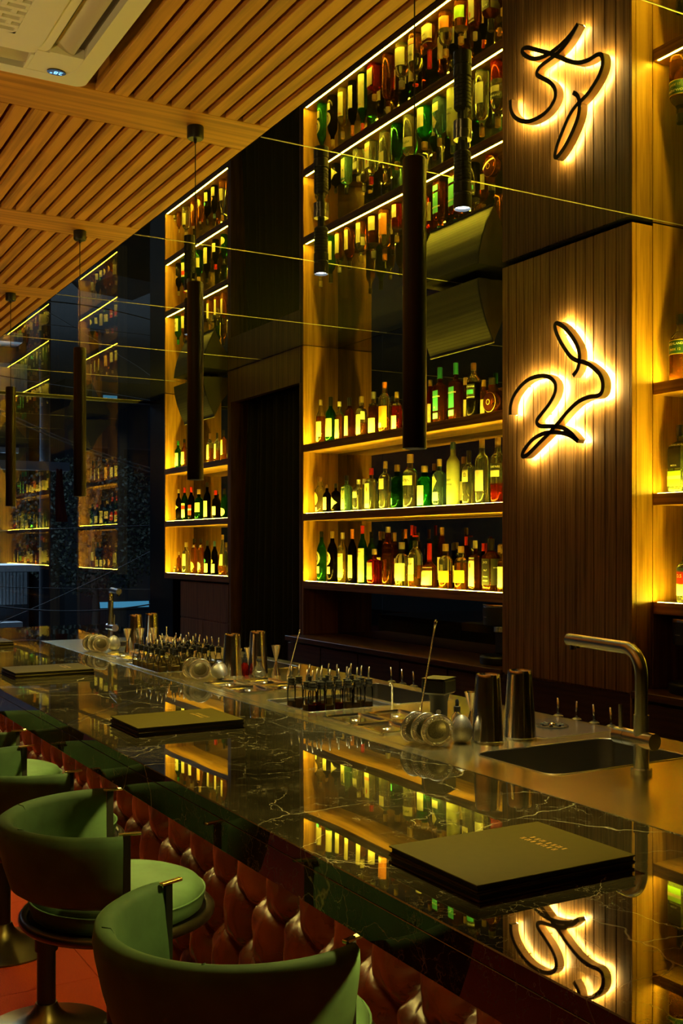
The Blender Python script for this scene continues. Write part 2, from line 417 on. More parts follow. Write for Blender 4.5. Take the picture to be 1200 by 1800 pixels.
# ================================================================== SHELVING UNITS
def shelf_unit(label, y0, y1, far_panel=True, near_panel=True, led0=0.02, led1=0.02, zb=CZ + 0.001, P=0.028):
    t = thing('shelf_unit', label, 'shelf', ((XN + XB)/2, (y0 + y1)/2, 0))
    if far_panel: ob('side_panel', M().box(XN, XB, y1, y1 + P, zb, H - 0.002, 0.0012), WOOD_Z, t, world=True)
    if near_panel: ob('side_panel', M().box(XN, XB, y0 - P, y0, zb, H - 0.002, 0.0012), WOOD_Z, t, world=True)
    ob('back_mirror', M().box(XB, XB + 0.008, y0, y1, zb, H - 0.002), mirror('niche_black_mirror', (0.23, 0.21, 0.16), 0.0), t, world=True)
    for z in SHZ:
        s_ = ob('shelf', M().box(XN, XB - 0.001, y0 + 0.001, y1 - 0.001, z - 0.05, z, 0.001), WOOD_Y, t, world=True)
        ob('led_strip', M().box(XN + 0.006, XN + 0.016, y0 + led0, y1 - led1, z + 0.0002, z + 0.0010), LED, s_)
    return t
shelf_unit('lit oak shelf unit with black mirror back between doorway and pillar', 4.118, 6.408, near_panel=False)
shelf_unit('narrow lit oak shelf unit between the street window and doorway', 7.676, 9.05, zb=1.315)
shelf_unit('lit oak shelf unit beyond the pillar above the coffee machine', 1.62, 3.2525, P=0.0145)

# back counter and cabinets
def back_counter(label, y0, y1, nd, split=True):
    t = thing('back_counter', label, 'counter', ((XP + XB)/2, (y0 + y1)/2, 0))
    ob('worktop', M().box(XP - 0.012, XB, y0, y1, CZ - 0.03, CZ, 0.002), wood('counter_oak', 'Y', (0.07, 0.03, 0.01), (0.17, 0.08, 0.028), 0.35), t, world=True)
    ob('carcass', M().box(XP + 0.03, XB, y0, y1, 0, CZ - 0.031), DARKW, t, world=True)
    wd = (y1 - y0) / nd
    for i in range(nd):
        d = ob('door', M().box(XP + 0.008, XP + 0.029, y0 + i*wd + 0.006, y0 + (i+1)*wd - 0.006, 0.09, CZ - 0.045, 0.0015), DARKW, t, world=True)
    return t
back_counter('long dark oak back counter with cupboard doors under the lit niche', 4.12, 6.43, 5)
back_counter('dark oak back counter under the coffee machine beside the pillar', 1.62, 3.252, 3)
tag(ob('cabinet', M().box(XN + 0.02, XB, 7.68, 8.72, 0, 1.30).box(XN + 0.012, XN + 0.019, 7.69, 8.20, 0.02, 0.985).box(XN + 0.012, XN + 0.019, 8.21, 8.71, 0.02, 0.985).box(XN + 0.012, XN + 0.019, 7.69, 8.71, 1.0, 1.295), PILLARW), 'plain oak cabinet beneath the narrow shelf unit', 'cabinet')

# ================================================================== BAR
bar = thing('bar_counter', 'long bar counter with dark veined marble top and tufted leather front', 'bar', (1.6, 3.6, 0))
top = M().box(XF, XM - 0.001, Y0BAR, Y1BAR, ZB - 0.03, ZB, 0.002)
ob('marble_top', top, MARBLE, bar, world=True)
ob('marble_top', M().box(XM + 0.001, XS, 6.602, Y1BAR, ZB - 0.03, ZB, 0.002), MARBLE, bar, world=True)
ob('marble_apron', M().box(XF + 0.001, XF + 0.03, Y0BAR, Y1BAR, ZB - 0.10, ZB - 0.0305, 0.001), MARBLE, bar, world=True)
ob('soffit', M().box(XF + 0.031, 1.30, Y0BAR, Y1BAR, ZB - 0.05, ZB - 0.0305), VOID, bar, world=True)
ob('carcass', M().box(1.42, 2.40, Y0BAR, Y1BAR, 0.0, 0.76).box(1.42, XM - 0.01, Y0BAR, Y1BAR, 0.76, ZB - 0.0305).box(XM - 0.01, XS - 0.005, 6.62, Y1BAR, 0.76, ZB - 0.0305).box(2.405, XS - 0.002, Y0BAR, 6.6, 0.5, ZB - 0.0305), VOID, bar, world=True)
ob('added_counter_led', M().box(1.02, 1.03, 0.2, Y1BAR - 0.1, ZB - 0.053, ZB - 0.0505), emit('added_led_glow', (1.0, 0.76, 0.17), 46.0), bar, world=True)  # unseen strip added to light the stool seats and leather front
PXF = 1.265; BS = 0.185; BR = 0.16; BY0 = 2.855; BZ0 = 0.685
def leather():
    m, nt, b = newmat('oxblood_leather'); N = nt.nodes.new; L = nt.links.new
    tc = N('ShaderNodeTexCoord'); n = N('ShaderNodeTexNoise'); n.inputs['Scale'].default_value = 7; n.inputs['Detail'].default_value = 5; L(tc.outputs['Object'], n.inputs['Vector'])
    cr = N('ShaderNodeValToRGB'); e = cr.color_ramp.elements; e[0].position = 0.3; e[0].color = (0.018, 0.0026, 0.0006, 1); e[1].position = 0.75; e[1].color = (0.085, 0.013, 0.0018, 1)
    L(n.outputs['Fac'], cr.inputs[0]); L(cr.outputs[0], b.inputs['Base Color']); b.inputs['Roughness'].default_value = 0.27; b.inputs['Specular IOR Level'].default_value = 0.6
    n2 = N('ShaderNodeTexNoise'); n2.inputs['Scale'].default_value = 160; n2.inputs['Detail'].default_value = 2; L(tc.outputs['Object'], n2.inputs['Vector'])
    bp = N('ShaderNodeBump'); bp.inputs['Strength'].default_value = 0.12; bp.inputs['Distance'].default_value = 0.001; L(n2.outputs['Fac'], bp.inputs['Height']); L(bp.outputs[0], b.inputs['Normal'])
    return m
LEATHER = leather()
def tuft(yy, zz):
    u = (yy - BY0)/BS; v = (zz - BZ0)/BR
    v += 0.06*math.sin(yy*17.0); u += 0.05*math.sin(yy*9.1 + zz*7)
    a = u + v/2.0; b_ = u - v/2.0
    sa = abs(math.sin(PI*a)); sb = abs(math.sin(PI*b_))
    fa, fb = a - round(a), b_ - round(b_)
    d2 = fa*fa + fb*fb
    p_ = 1 - math.exp(-d2/0.075)
    cr_ = 1 - 0.34*math.exp(-fa*fa/0.0022) - 0.34*math.exp(-fb*fb/0.0022)
    h = 0.100*p_*max(cr_, 0.1)*(0.75 + 0.25*math.sqrt(sa*sb)) - 0.03
    # pleats fanning out of each button
    ang = math.atan2(fb, fa)
    h += 0.009*math.sin(ang*7 + 3*math.sin(yy*3.1))*math.exp(-d2/0.07)*min(1, d2/0.012)
    h += 0.002*math.sin(a*19 + 2*b_)*sa*sb
    return h
nY = int((Y1BAR - 0.0 - Y0BAR)/0.0092); nZ = 96
ob('tufted_panel', M().grid(lambda u, v: (PXF + 0.055 - tuft(Y0BAR + u*(Y1BAR - Y0BAR), 0.12 + v*0.80), Y0BAR + u*(Y1BAR - Y0BAR), 0.12 + v*0.80), nY, nZ), LEATHER, bar, smooth=180, world=True)
ob('kick_board', M().box(1.315, 1.329, Y0BAR, Y1BAR, 0.0, 0.125), VOID, bar, world=True)
btn = M().lathe([(0.0, 0.010), (0.006, 0.0095), (0.011, 0.006), (0.013, 0.0)], 12).mesh('button', plain('button_leather', (0.03, 0.006, 0.003), 0.35), 180)
for r in range(-3, 2):
    for i in range(-12, 27):
        yy = BY0 + (i + (0.5 if r % 2 else 0.0))*BS; zz = BZ0 + r*BR
        if yy < 0.6 or yy > 7.7 or not (0.14 < zz < 0.9): continue
        o = ob('button', btn, None, bar, loc=(PXF + 0.083, yy, zz), world=True); o.rotation_euler = (0, -PI/2, 0)

# steel worktop with sinks and wells
st = thing('steel_worktop', 'brushed steel cocktail station worktop with sink and wells set into the bar', 'worktop', (2.05, 3.6, 0.9))
HOLES = {'sink': (1.80, 2.30, 2.075, 2.412, 0.045, 0.22), 'wellA': (1.755, 2.10, 3.29, 3.64, 0.012, 0.014), 'iceA': (2.125, 2.375, 3.30, 3.85, 0.012, 0.20),
         'wellB': (1.70, 2.12, 4.66, 5.12, 0.012, 0.014), 'iceB': (2.14, 2.375, 4.55, 5.1, 0.012, 0.20), 'sink2': (1.80, 2.30, 5.99, 6.28, 0.045, 0.22)}
SY0, SY1 = Y0BAR, 6.6
xs = sorted({XM + 0.001, XS, *[q for h in HOLES.values() for q in h[:2]]}); ys = sorted({SY0, SY1, *[q for h in HOLES.values() for q in h[2:4]]})
m = M()
for i in range(len(xs) - 1):
    for j in range(len(ys) - 1):
        cx, cyy = (xs[i] + xs[i+1])/2, (ys[j] + ys[j+1])/2
        if any(h[0] < cx < h[1] and h[2] < cyy < h[3] for h in HOLES.values()): continue
        m.poly([(xs[i], ys[j], ZB), (xs[i+1], ys[j], ZB), (xs[i+1], ys[j+1], ZB), (xs[i], ys[j+1], ZB)])
def rrect(x0, x1, y0, y1, r, n=6):
    out = []
    for cx, cyy, a0 in ((x1-r, y1-r, 0), (x0+r, y1-r, PI/2), (x0+r, y0+r, PI), (x1-r, y0+r, 1.5*PI)):
        for k in range(n+1):
            a = a0 + k/n*PI/2; out.append((cx + r*math.cos(a), cyy + r*math.sin(a)))
    return out
for h in HOLES.values():
    x0, x1, y0, y1, r, d = h; pts = rrect(x0, x1, y0, y1, r); cor = [(x1, y1), (x0, y1), (x0, y0), (x1, y0)]
    for q in range(4):
        arc = pts[q*7:(q+1)*7]
        for k in range(6): m.poly([(*cor[q], ZB), (*arc[k+1], ZB), (*arc[k], ZB)])
m.poly([(XM + 0.001, SY0, ZB), (XM + 0.001, SY1, ZB), (XM + 0.001, SY1, ZB - 0.03), (XM + 0.001, SY0, ZB - 0.03)])
m.poly([(XS, SY0, ZB), (XS, SY1, ZB), (XS, SY1, ZB - 0.06), (XS, SY0, ZB - 0.06)])
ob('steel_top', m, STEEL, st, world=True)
INS = plain('basin_steel', (0.33, 0.31, 0.27), 0.35, 1.0)
for nm, h in HOLES.items():
    x0, x1, y0, y1, r, d = h; pts = rrect(x0, x1, y0, y1, r); n = len(pts); q = M()
    q.add([(x, y_, ZB) for x, y_ in pts] + [(x, y_, ZB - d) for x, y_ in pts], [(k, (k+1) % n, n + (k+1) % n, n + k) for k in range(n)] + [tuple(range(2*n - 1, n - 1, -1))])
    bs = ob('sink_basin' if 'sink' in nm else 'well', q, INS, st, smooth=40, world=True)
    rim = M().tube([(x, y_, ZB + 0.0004) for x, y_ in pts] + [(pts[0][0], pts[0][1], ZB + 0.0004)], 0.0022, 6)
    ob('rim', rim, SATIN, st, smooth=180, world=True)
ob('edge_strip', M().box(XM + 0.0012, XM + 0.007, SY0, SY1, ZB, ZB + 0.0012), SATIN, st, world=True)
ob('edge_strip', M().box(XM + 0.045, XM + 0.048, 2.48, 5.9, ZB, ZB + 0.001), SATIN, st, world=True)
pl = ob('rinser_plate', M().box(2.135, 2.42, 2.49, 2.78, ZB, ZB + 0.0015, 0.0007), SATIN, st, world=True)
rc = onZ(970, 1277, ZB)
q = M().lathe([(0.052, 0.0), (0.052, 0.003), (0.0, 0.0035)], 32, (rc.x, rc.y, ZB + 0.0016), caps=False)
rp = ob('rinser_disc', q, plain('rinser_dark', (0.10, 0.095, 0.08), 0.35, 1.0), st, smooth=40, world=True)
q = M()
for k in range(8):
    a = k*PI/4
    q.cyl((rc.x + 0.016*math.cos(a), rc.y + 0.016*math.sin(a), ZB + 0.0054), (rc.x + 0.037*math.cos(a), rc.y + 0.037*math.sin(a), ZB + 0.0052), 0.003, 0.006, 8)
ob('rinser_slots', q, BLACK, st, world=True)
ob('rinser_nozzle', M().lathe([(0.011, 0), (0.010, 0.005), (0.004, 0.009), (0.0, 0.0095)], 14, (rc.x, rc.y, ZB + 0.004), caps=False), CHROME, st, smooth=60, world=True)

# ================================================================== BAR STOOLS
GREEN = plain('green_velvet', (0.058, 0.130, 0.052), 0.8, sheen=0.3, noise=0.5, nscale=13)
def make_stool(label, loc, rz):
    t = thing('bar_stool', label, 'stool', loc, rz, 'green bar stools along the bar')
    # local +X faces the bar
    ob('base', M().lathe([(0.215, 0.0), (0.215, 0.006), (0.19, 0.014), (0.12, 0.028), (0.07, 0.048), (0.045, 0.075), (0.034, 0.10)], 48), BRONZE, t, smooth=40)
    cl = ob('column', M().cyl((0,0,0.095), (0,0,0.60), 0.030, n=24), BLACKM, t, smooth=40)
    ob('collar', M().lathe([(0.030, 0.27), (0.037, 0.272), (0.037, 0.345), (0.030, 0.347)], 24, caps=False), BLACKM, t, smooth=40)
    pts = [(0.03, 0.0, 0.30)] + [(0.05 + 0.15*k/4, -0.03 - 0.05*k/4, 0.30) for k in range(1, 4)]
    for k in range(13):
        a = -PI/2*0.75 + k/12*PI*0.75
        pts.append((0.19 + 0.075*math.cos(a), 0.12*math.sin(a), 0.30))
    pts += [(0.05 + 0.15*k/4, 0.03 + 0.05*k/4, 0.30) for k in range(3, 0, -1)] + [(0.03, 0.0, 0.30)]
    ob('footrest', M().tube(pts, 0.010, 10), BRONZE, t, smooth=180)
    ob('swivel', M().lathe([(0.030, 0.555), (0.05, 0.575), (0.11, 0.60), (0.15, 0.612)], 32, caps=False), BLACKM, t, smooth=50)
    R = 0.241
    rp = [(R*math.cos(k*PI/32), R*math.sin(k*PI/32), 0.637) for k in range(65)]
    ob('seat_ring', M().tube(rp, 0.0135, 10, caps=False), plain('bronze_ring', (0.09, 0.08, 0.04), 0.3, 0.9), t, smooth=180)
    ob('seat_pan', M().lathe([(0.0, 0.612), (0.15, 0.612), (0.232, 0.63), (0.232, 0.64), (0.0, 0.64)], 40, caps=False), BLACKM, t, smooth=30)
    cu = ob('seat_cushion', M().lathe([(0.0, 0.641), (0.205, 0.641), (0.221, 0.65), (0.227, 0.672), (0.224, 0.692), (0.214, 0.706), (0.19, 0.716), (0.12, 0.722), (0.0, 0.724)], 56, caps=False), GREEN, t, smooth=180)
    pz = [(0.2275*math.cos(k*PI/24), 0.2275*math.sin(k*PI/24), 0.689) for k in range(49)]
    ob('piping', M().tube(pz, 0.0028, 6, caps=False), GREEN, cu, smooth=180)
    # curved back: padded shell, wraps the rear half
    n = 44
    def shell(side):
        def fn(u, v):
            return None
        return fn
    m = M(); prof = []
    zt, zb = 0.915, 0.735
    # closed cross-section of the padded back in (radial, z)
    cs = [(0.228, zb), (0.245, zb - 0.006), (0.262, zb + 0.006), (0.279, zb + 0.06), (0.292, zb + 0.12), (0.296, zt - 0.03), (0.293, zt - 0.008), (0.280, zt), (0.264, zt - 0.004), (0.254, zt - 0.018), (0.246, zt - 0.07), (0.234, zb + 0.06), (0.226, zb + 0.015)]
    A0, A1 = math.radians(90), math.radians(270)
    nc = len(cs); vs = []; fs = []
    for i in range(n + 1):
        u = i/n; a = A0 + u*(A1 - A0)
        e = min(u, 1 - u); sq = 1.0 if e > 0.03 else 0.75 + 0.25*e/0.03
        for r, z in cs:
            rr = 0.262 + (r - 0.262)*sq
            vs.append((rr*math.cos(a)*1.0 - 0.012, rr*0.965*math.sin(a), z - 0.012*(1 - abs(2*u - 1))**0))
    for i in range(n):
        for j in range(nc):
            k = (j+1) % nc
            fs.append((i*nc+j, (i+1)*nc+j, (i+1)*nc+k, i*nc+k))
    fs.append(tuple(range(nc))); fs.append(tuple(n*nc + j for j in range(nc - 1, -1, -1)))
    m.add(vs, fs)
    bk = ob('backrest', m, GREEN, t, smooth=60)
    for aa in (150, 210):
        a = math.radians(aa); sp = [((r - 0.0002)*math.cos(a) - 0.012, (r - 0.0002)*0.965*math.sin(a), z - 0.012) for r, z in [(0.247, 0.83), (0.2535, 0.88), (0.256, 0.897), (0.264, 0.911), (0.28, 0.9155)]]
        sp[0:0] = [((0.2345)*math.cos(a) - 0.012, 0.2345*0.965*math.sin(a), 0.79)]
        ob('seam', M().tube(sp, 0.0016, 5), plain('seam_thread', (0.03, 0.08, 0.03), 0.8), bk, smooth=180)
    for s in (-1, 1):
        p = ob('arm_post', M().box(-0.011, 0.008, s*0.247 - 0.005, s*0.247 + 0.005, 0.63, 0.898, 0.001), BLACKM, t)
        ob('brass_tip', M().box(-0.02, 0.034, s*0.247 - 0.006, s*0.247 + 0.006, 0.8985, 0.905, 0.001), BRASS, p)
    return t
make_stool('green velvet bar stool drawn up to the menu stack nearest the sink', (0.875, 1.874, 0), math.radians(20))
make_stool('green velvet bar stool turned slightly, between the stools facing menu stacks', (0.892, 2.75, 0), math.radians(-13))
make_stool('green velvet bar stool facing the middle stack of menus', (0.905, 3.54, 0), math.radians(3))
make_stool('green velvet bar stool set farthest along the bar towards the window', (0.945, 4.37, 0), math.radians(0))

# ================================================================== PENDANTS, SPOTS, AC
PEND_X = 1.312
def pendant(y, where):
    t = thing('pendant_lamp', 'slim black tube pendant lamp ' + where, 'lamp', (PEND_X, y, 0), 0, 'black tube pendants over the bar')
    ob('canopy', M().lathe([(0.0, H - 0.001), (0.027, H - 0.001), (0.027, H - 0.036), (0.024, H - 0.040), (0.006, H - 0.040), (0.004, H - 0.052)][::-1], 24, caps=False), BLACKM, t, smooth=40)
    ob('cord', M().cyl((0,0,2.455), (0,0,H - 0.045), 0.0017, n=6), BLACK, t)
    tb = ob('tube', M().lathe([(0.0265, 1.815), (0.0265, 2.452), (0.024, 2.456), (0.003, 2.457)], 32, caps=False).lathe([(0.0245, 1.83), (0.0245, 1.815), (0.0265, 1.815)], 32, caps=False), plain('black_anodised', (0.012, 0.010, 0.006), 0.38, 0.5), t, smooth=40)
    ob('lens', M().lathe([(0.0244, 1.832), (0.0, 1.832)], 24, caps=False), emit('pendant_lens', (1.0, 0.78, 0.35), 3.0), tb)
    l = lamp('SPOT', 'pendant_beam', (PEND_X, y, 1.81), 17, (1.0, 0.80, 0.20), spot_size=math.radians(100), spot_blend=0.6, shadow_soft_size=0.02)
    return t
for yb, wh in ((1.97, 'above the bar between sink-side and middle menu stacks'), (3.25, 'right above the middle menu stack'), (4.57, 'above the bar just short of the third menu stack'), (5.88, 'hanging nearest the street window')): pendant(yb, wh)

def uplighter(x, y, where):  # out-of-view lamps added to brighten the wooden ceiling
    t = thing('floor_uplighter', 'added unseen floor uplighter lighting the slat ceiling from the lounge ' + where, 'added lamp', (x, y, 0))
    ob('base', M().lathe([(0.14, 0.0), (0.14, 0.012), (0.03, 0.022), (0.012, 0.03)], 32), BLACKM, t, smooth=40)
    ob('pole', M().cyl((0, 0, 0.028), (0, 0, 1.66), 0.011, n=14), BLACKM, t, smooth=40)
    b = ob('bowl', M().lathe([(0.012, 1.655), (0.09, 1.68), (0.15, 1.725), (0.155, 1.73), (0.148, 1.728), (0.085, 1.688), (0.0, 1.672)], 32, caps=False), BLACKM, t, smooth=60)
    ob('bulb', M().lathe([(0.02, 1.676), (0.03, 1.69), (0.02, 1.704), (0.0, 1.708)], 16), emit('uplighter_bulb', (1.0, 0.72, 0.28), 4.0), b)
    lamp('SPOT', 'uplighter_beam', (x, y, 1.735), 21, (1.0, 0.70, 0.24), spot_size=math.radians(165), spot_blend=0.5, shadow_soft_size=0.09, rot=(PI, 0, 0))
uplighter(-0.62, 1.35, 'nearer the entrance'); uplighter(-0.62, 4.3, 'nearer the street window')

def spot(y, label):
    t = thing('ceiling_spotlight', label, 'spotlight', (2.084, y, 0))
    z = H
    ob('canopy', M().lathe([(0.0, z - 0.0005), (0.03, z - 0.0005), (0.03, z - 0.03), (0.0, z - 0.032)][::-1], 24, caps=False), plain('gunmetal_ring', (0.16, 0.15, 0.12), 0.3, 0.9), t, smooth=40)
    for s in (-1, 1): ob('yoke_arm', M().box(-0.004, 0.004, s*0.019 - 0.0025, s*0.019 + 0.0025, z - 0.085, z - 0.03), BLACKM, t)
    ob('stem', M().cyl((0,0,z - 0.07), (0,0,z - 0.03), 0.008, n=12), BLACKM, t, smooth=40)
    pr = [(0.0, z - 0.068), (0.024, z - 0.068)]
    for k in range(8):
        zz = z - 0.075 - k*0.012; pr += [(0.0285, zz), (0.0285, zz - 0.008), (0.0265, zz - 0.009), (0.0265, zz - 0.011)]
    pr += [(0.030, z - 0.175), (0.030, z - 0.205), (0.027, z - 0.207), (0.027, z - 0.213), (0.030, z - 0.215), (0.030, z - 0.256), (0.0275, z - 0.257), (0.0262, z - 0.247)]
    b = ob('body', M().lathe(pr[::-1], 28, caps=False), BLACKM, t, smooth=30)
    ob('lens', M().lathe([(0.0262, z - 0.2475), (0.0, z - 0.2475)][::-1], 24, caps=False), emit('spot_lens', (0.70, 0.85, 1.0), 9.0), b)
    lamp('SPOT', 'spot_beam', (2.084, y, z - 0.262), 60, (0.98, 0.93, 0.50), spot_size=math.radians(46), spot_blend=0.5, shadow_soft_size=0.02)
spot(2.846, 'black ribbed ceiling spotlight hanging before the pillar')
spot(3.811, 'black ribbed ceiling spotlight hanging above the glass bottle well')
spot(5.24, 'black ribbed ceiling spotlight hanging nearest the street window')

ACW = plain('ac_white_plastic', (0.88, 0.84, 0.66), 0.35)
ac = thing('air_conditioner', 'white ceiling cassette air conditioner with blue temperature display', 'air conditioner', ((AC_X[0]+AC_X[1])/2, (AC_Y[0]+AC_Y[1])/2, H - 0.035))
cx, cyy, hx, hy = (AC_X[0]+AC_X[1])/2, (AC_Y[0]+AC_Y[1])/2, (AC_X[1]-AC_X[0])/2, (AC_Y[1]-AC_Y[0])/2
def rplate(hx, hy, r, z0, z1, ix=0, iy=0, ir=0.01):
    """rounded plate, optionally as a frame with a rounded opening"""
    o = rrect(-hx, hx, -hy, hy, r, 8); n = len(o); q = M()
    if ix:
        i_ = rrect(-ix, ix, -iy, iy, ir, 8)
        q.add([(x, y_, z0) for x, y_ in o] + [(x, y_, z0) for x, y_ in i_] + [(x, y_, z1) for x, y_ in o] + [(x, y_, z1) for x, y_ in i_],
              [(k, n+k, n+(k+1) % n, (k+1) % n) for k in range(n)] + [(k, (k+1) % n, 2*n+(k+1) % n, 2*n+k) for k in range(n)] + [(n+k, 3*n+k, 3*n+(k+1) % n, n+(k+1) % n) for k in range(n)])
    else:
        q.add([(x, y_, z0) for x, y_ in o] + [(x, y_, z1) for x, y_ in o], [tuple(range(n-1, -1, -1)), tuple(range(n, 2*n))] + [(k, (k+1) % n, n+(k+1) % n, n+k) for k in range(n)])
    return q
ob('panel_frame', rplate(hx, hy, 0.03, 0.0, 0.034, 0.425, 0.425, 0.06), ACW, ac, smooth=30)
ob('cavity', rplate(0.424, 0.424, 0.05, 0.026, 0.034), plain('ac_cavity', (0.16, 0.15, 0.11), 0.6), ac)
ob('centre_panel', rplate(0.30, 0.30, 0.055, -0.004, 0.02, 0.225, 0.225, 0.02), ACW, ac, smooth=30)
ob('inner_rim', rplate(0.33, 0.33, 0.06, 0.003, 0.02, 0.301, 0.301, 0.055), ACW, ac, smooth=30)
ob('grille_backing', rplate(0.224, 0.224, 0.02, 0.008, 0.012), plain('ac_grille_dark', (0.20, 0.18, 0.11), 0.7), ac)
g = M()
for r in range(15):
    yy = -0.22 + r*0.0314
    g.box(-0.224, 0.224, yy - 0.0065, yy + 0.0065, -0.004, 0.006)
    for k in range(8):
        xx = -0.21 + 0.058*k + (0.028 if r % 2 else 0)
        g.box(xx - 0.007, xx + 0.007, yy + 0.0066, yy + 0.0247, -0.0035, 0.006)
ob('grille', g, ACW, ac)
for a in range(4):
    fl = ob('louvre', M().grid(lambda u, v: (0.345 + 0.05*v, -0.29 + 0.58*u, 0.004 + 0.022*(1-v)**2), 10, 8), plain('ac_louvre', (0.62, 0.56, 0.40), 0.4), ac, smooth=180)
    fl.rotation_euler = (0, 0, a*PI/2)
    for s in (-1, 1):
        e = ob('louvre_end', M().box(0.332, 0.424, s*0.295 - 0.004, s*0.295 + 0.004, 0.0, 0.028), ACW, ac); e.rotation_euler = (0, 0, a*PI/2)
# corner fills beside the louvres
for sx in (-1, 1):
    for sy in (-1, 1):
        q = M().box(0.30, 0.426, 0.30, 0.426, 0.001, 0.02); e = ob('corner_cover', q, ACW, ac); e.scale = (sx, sy, 1)
dp = onZ(99, 127, H - 0.036)
dsp = ob('display', M().lathe([(0.0, 0), (0.026, 0), (0.026, 0.003), (0.0, 0.003)], 28, caps=False), plain('display_black', (0.004, 0.005, 0.01), 0.1), ac, smooth=30)
dsp.location = (dp.x - cx, dp.y - cyy, -0.002); dsp.scale = (1.0, 0.72, 1)

# ------------------------------------------------------------------ lettering
def text_geo(s, size, bold=False):
    cu = bpy.data.curves.new('txt', 'FONT'); cu.body = s; cu.size = size; cu.align_x = 'CENTER'; cu.align_y = 'CENTER'; cu.resolution_u = 3
    if bold: cu.offset = size*0.018
    o = bpy.data.objects.new('txt', cu); C.objects.link(o)
    dg = bpy.context.evaluated_depsgraph_get()
    me = bpy.data.meshes.new_from_object(o.evaluated_get(dg))
    vs = [tuple(v.co) for v in me.vertices]; fs = [tuple(p.vertices) for p in me.polygons]
    bpy.data.objects.remove(o); bpy.data.curves.remove(cu); bpy.data.meshes.remove(me)
    return vs, fs
vs_, fs_ = text_geo('28\u00b0', 0.026)
# reads right way up from the far side of the unit, looking up
q = M().add([(-x*1.0, -(-y_)*1.0, 0.0) for x, y_, z_ in vs_], fs_)
dg_ = ob('digits', q, emit('display_blue', (0.2, 0.55, 1.0), 1.3), dsp); dg_.location = (0, 0, -0.0006); dg_.scale = (1, 1.3, 1)

# ================================================================== SIGN 23
sp = [(92,1022),(96,930),(130,830),(200,732),(290,662),(400,632),(480,645),(532,690),(548,750),(530,830),(480,920),(410,1010),(364,1072),(362,1112),(400,1138),(480,1138),(560,1142),(640,1165),(710,1215),(772,1288),
      (700,1236),(620,1208),(540,1200),(440,1208),(330,1262),(250,1350),(212,1420),(222,1442),(270,1420),(370,1320),(480,1210),(590,1085),(680,980),(780,890),(880,845),(970,832),(1012,790),(1020,700),(985,610),(900,530),(830,494),(760,478),(690,430),(610,310),(560,210),(540,130),(566,104),(640,150),(720,250),(775,360),(787,470),(770,560),(722,632)]
XFRONT = XP - 0.058
P3 = [onX(880 + x/5.714, 550 + y_/5.714, XFRONT) for x, y_ in sp]
def catmull(P, n=5):
    out = []
    for i in range(len(P) - 1):
        p0, p1, p2, p3 = P[max(i-1, 0)], P[i], P[i+1], P[min(i+2, len(P)-1)]
        for k in range(n):
            t = k/n
            out.append(0.5*((2*p1) + (p2 - p0)*t + (2*p0 - 5*p1 + 4*p2 - p3)*t*t + (3*p1 - p0 - 3*p2 + p3)*t*t*t))
    out.append(P[-1]); return out
def ribbon(path, w2, x0, x1):
    q = M(); n = len(path); vs = []
    nprev = None
    for i, p in enumerate(path):
        t = path[min(i+1, n-1)] - path[max(i-1, 0)]; t = Vector((0, t.y, t.z))
        if t.length < 1e-5: t = Vector((0, 1, 0))
        t.normalize(); nn = Vector((0, -t.z, t.y))
        for s, x in ((-1, x0), (1, x0), (1, x1), (-1, x1)):
            vs.append((x, p.y + s*w2*nn.y, p.z + s*w2*nn.z))
    fs = []
    for i in range(n - 1):
        for j in range(4):
            k = (j+1) % 4; fs.append((i*4+j, i*4+k, (i+1)*4+k, (i+1)*4+j))
    fs.append((3,2,1,0)); o_ = (n-1)*4; fs.append((o_, o_+1, o_+2, o_+3))
    return q.add(vs, fs)
ia = 19*5 + 1
path = catmull(P3[:20]); path2 = catmull(P3[19:])
sg = thing('illuminated_sign', 'halo-lit handwritten number 23 in black channel letters on the oak pillar', 'sign', (XP - 0.03, 3.66, 2.05))
for pth in (path, path2):
    f = ob('letter_face', ribbon(pth, 0.0098, XFRONT, XFRONT + 0.003), plain('sign_black', (0.010, 0.008, 0.005), 0.4), sg, world=True)
    b = ob('letter_return', ribbon(pth, 0.0094, XFRONT + 0.0031, XFRONT + 0.040), plain('sign_return_tan', (0.30, 0.24, 0.14), 0.45), sg, world=True)
    ob('halo_led', ribbon(pth, 0.0070, XFRONT + 0.0402, XFRONT + 0.0415), emit('halo_white', (1.0, 0.72, 0.22), 95.0), sg, world=True)
for p in (P3[3], P3[11], P3[25], P3[33], P3[44]):
    ob('standoff', M().cyl((XFRONT + 0.042, p.y, p.z), (XP + 0.001, p.y, p.z), 0.003, n=8), BLACKM, sg, world=True)

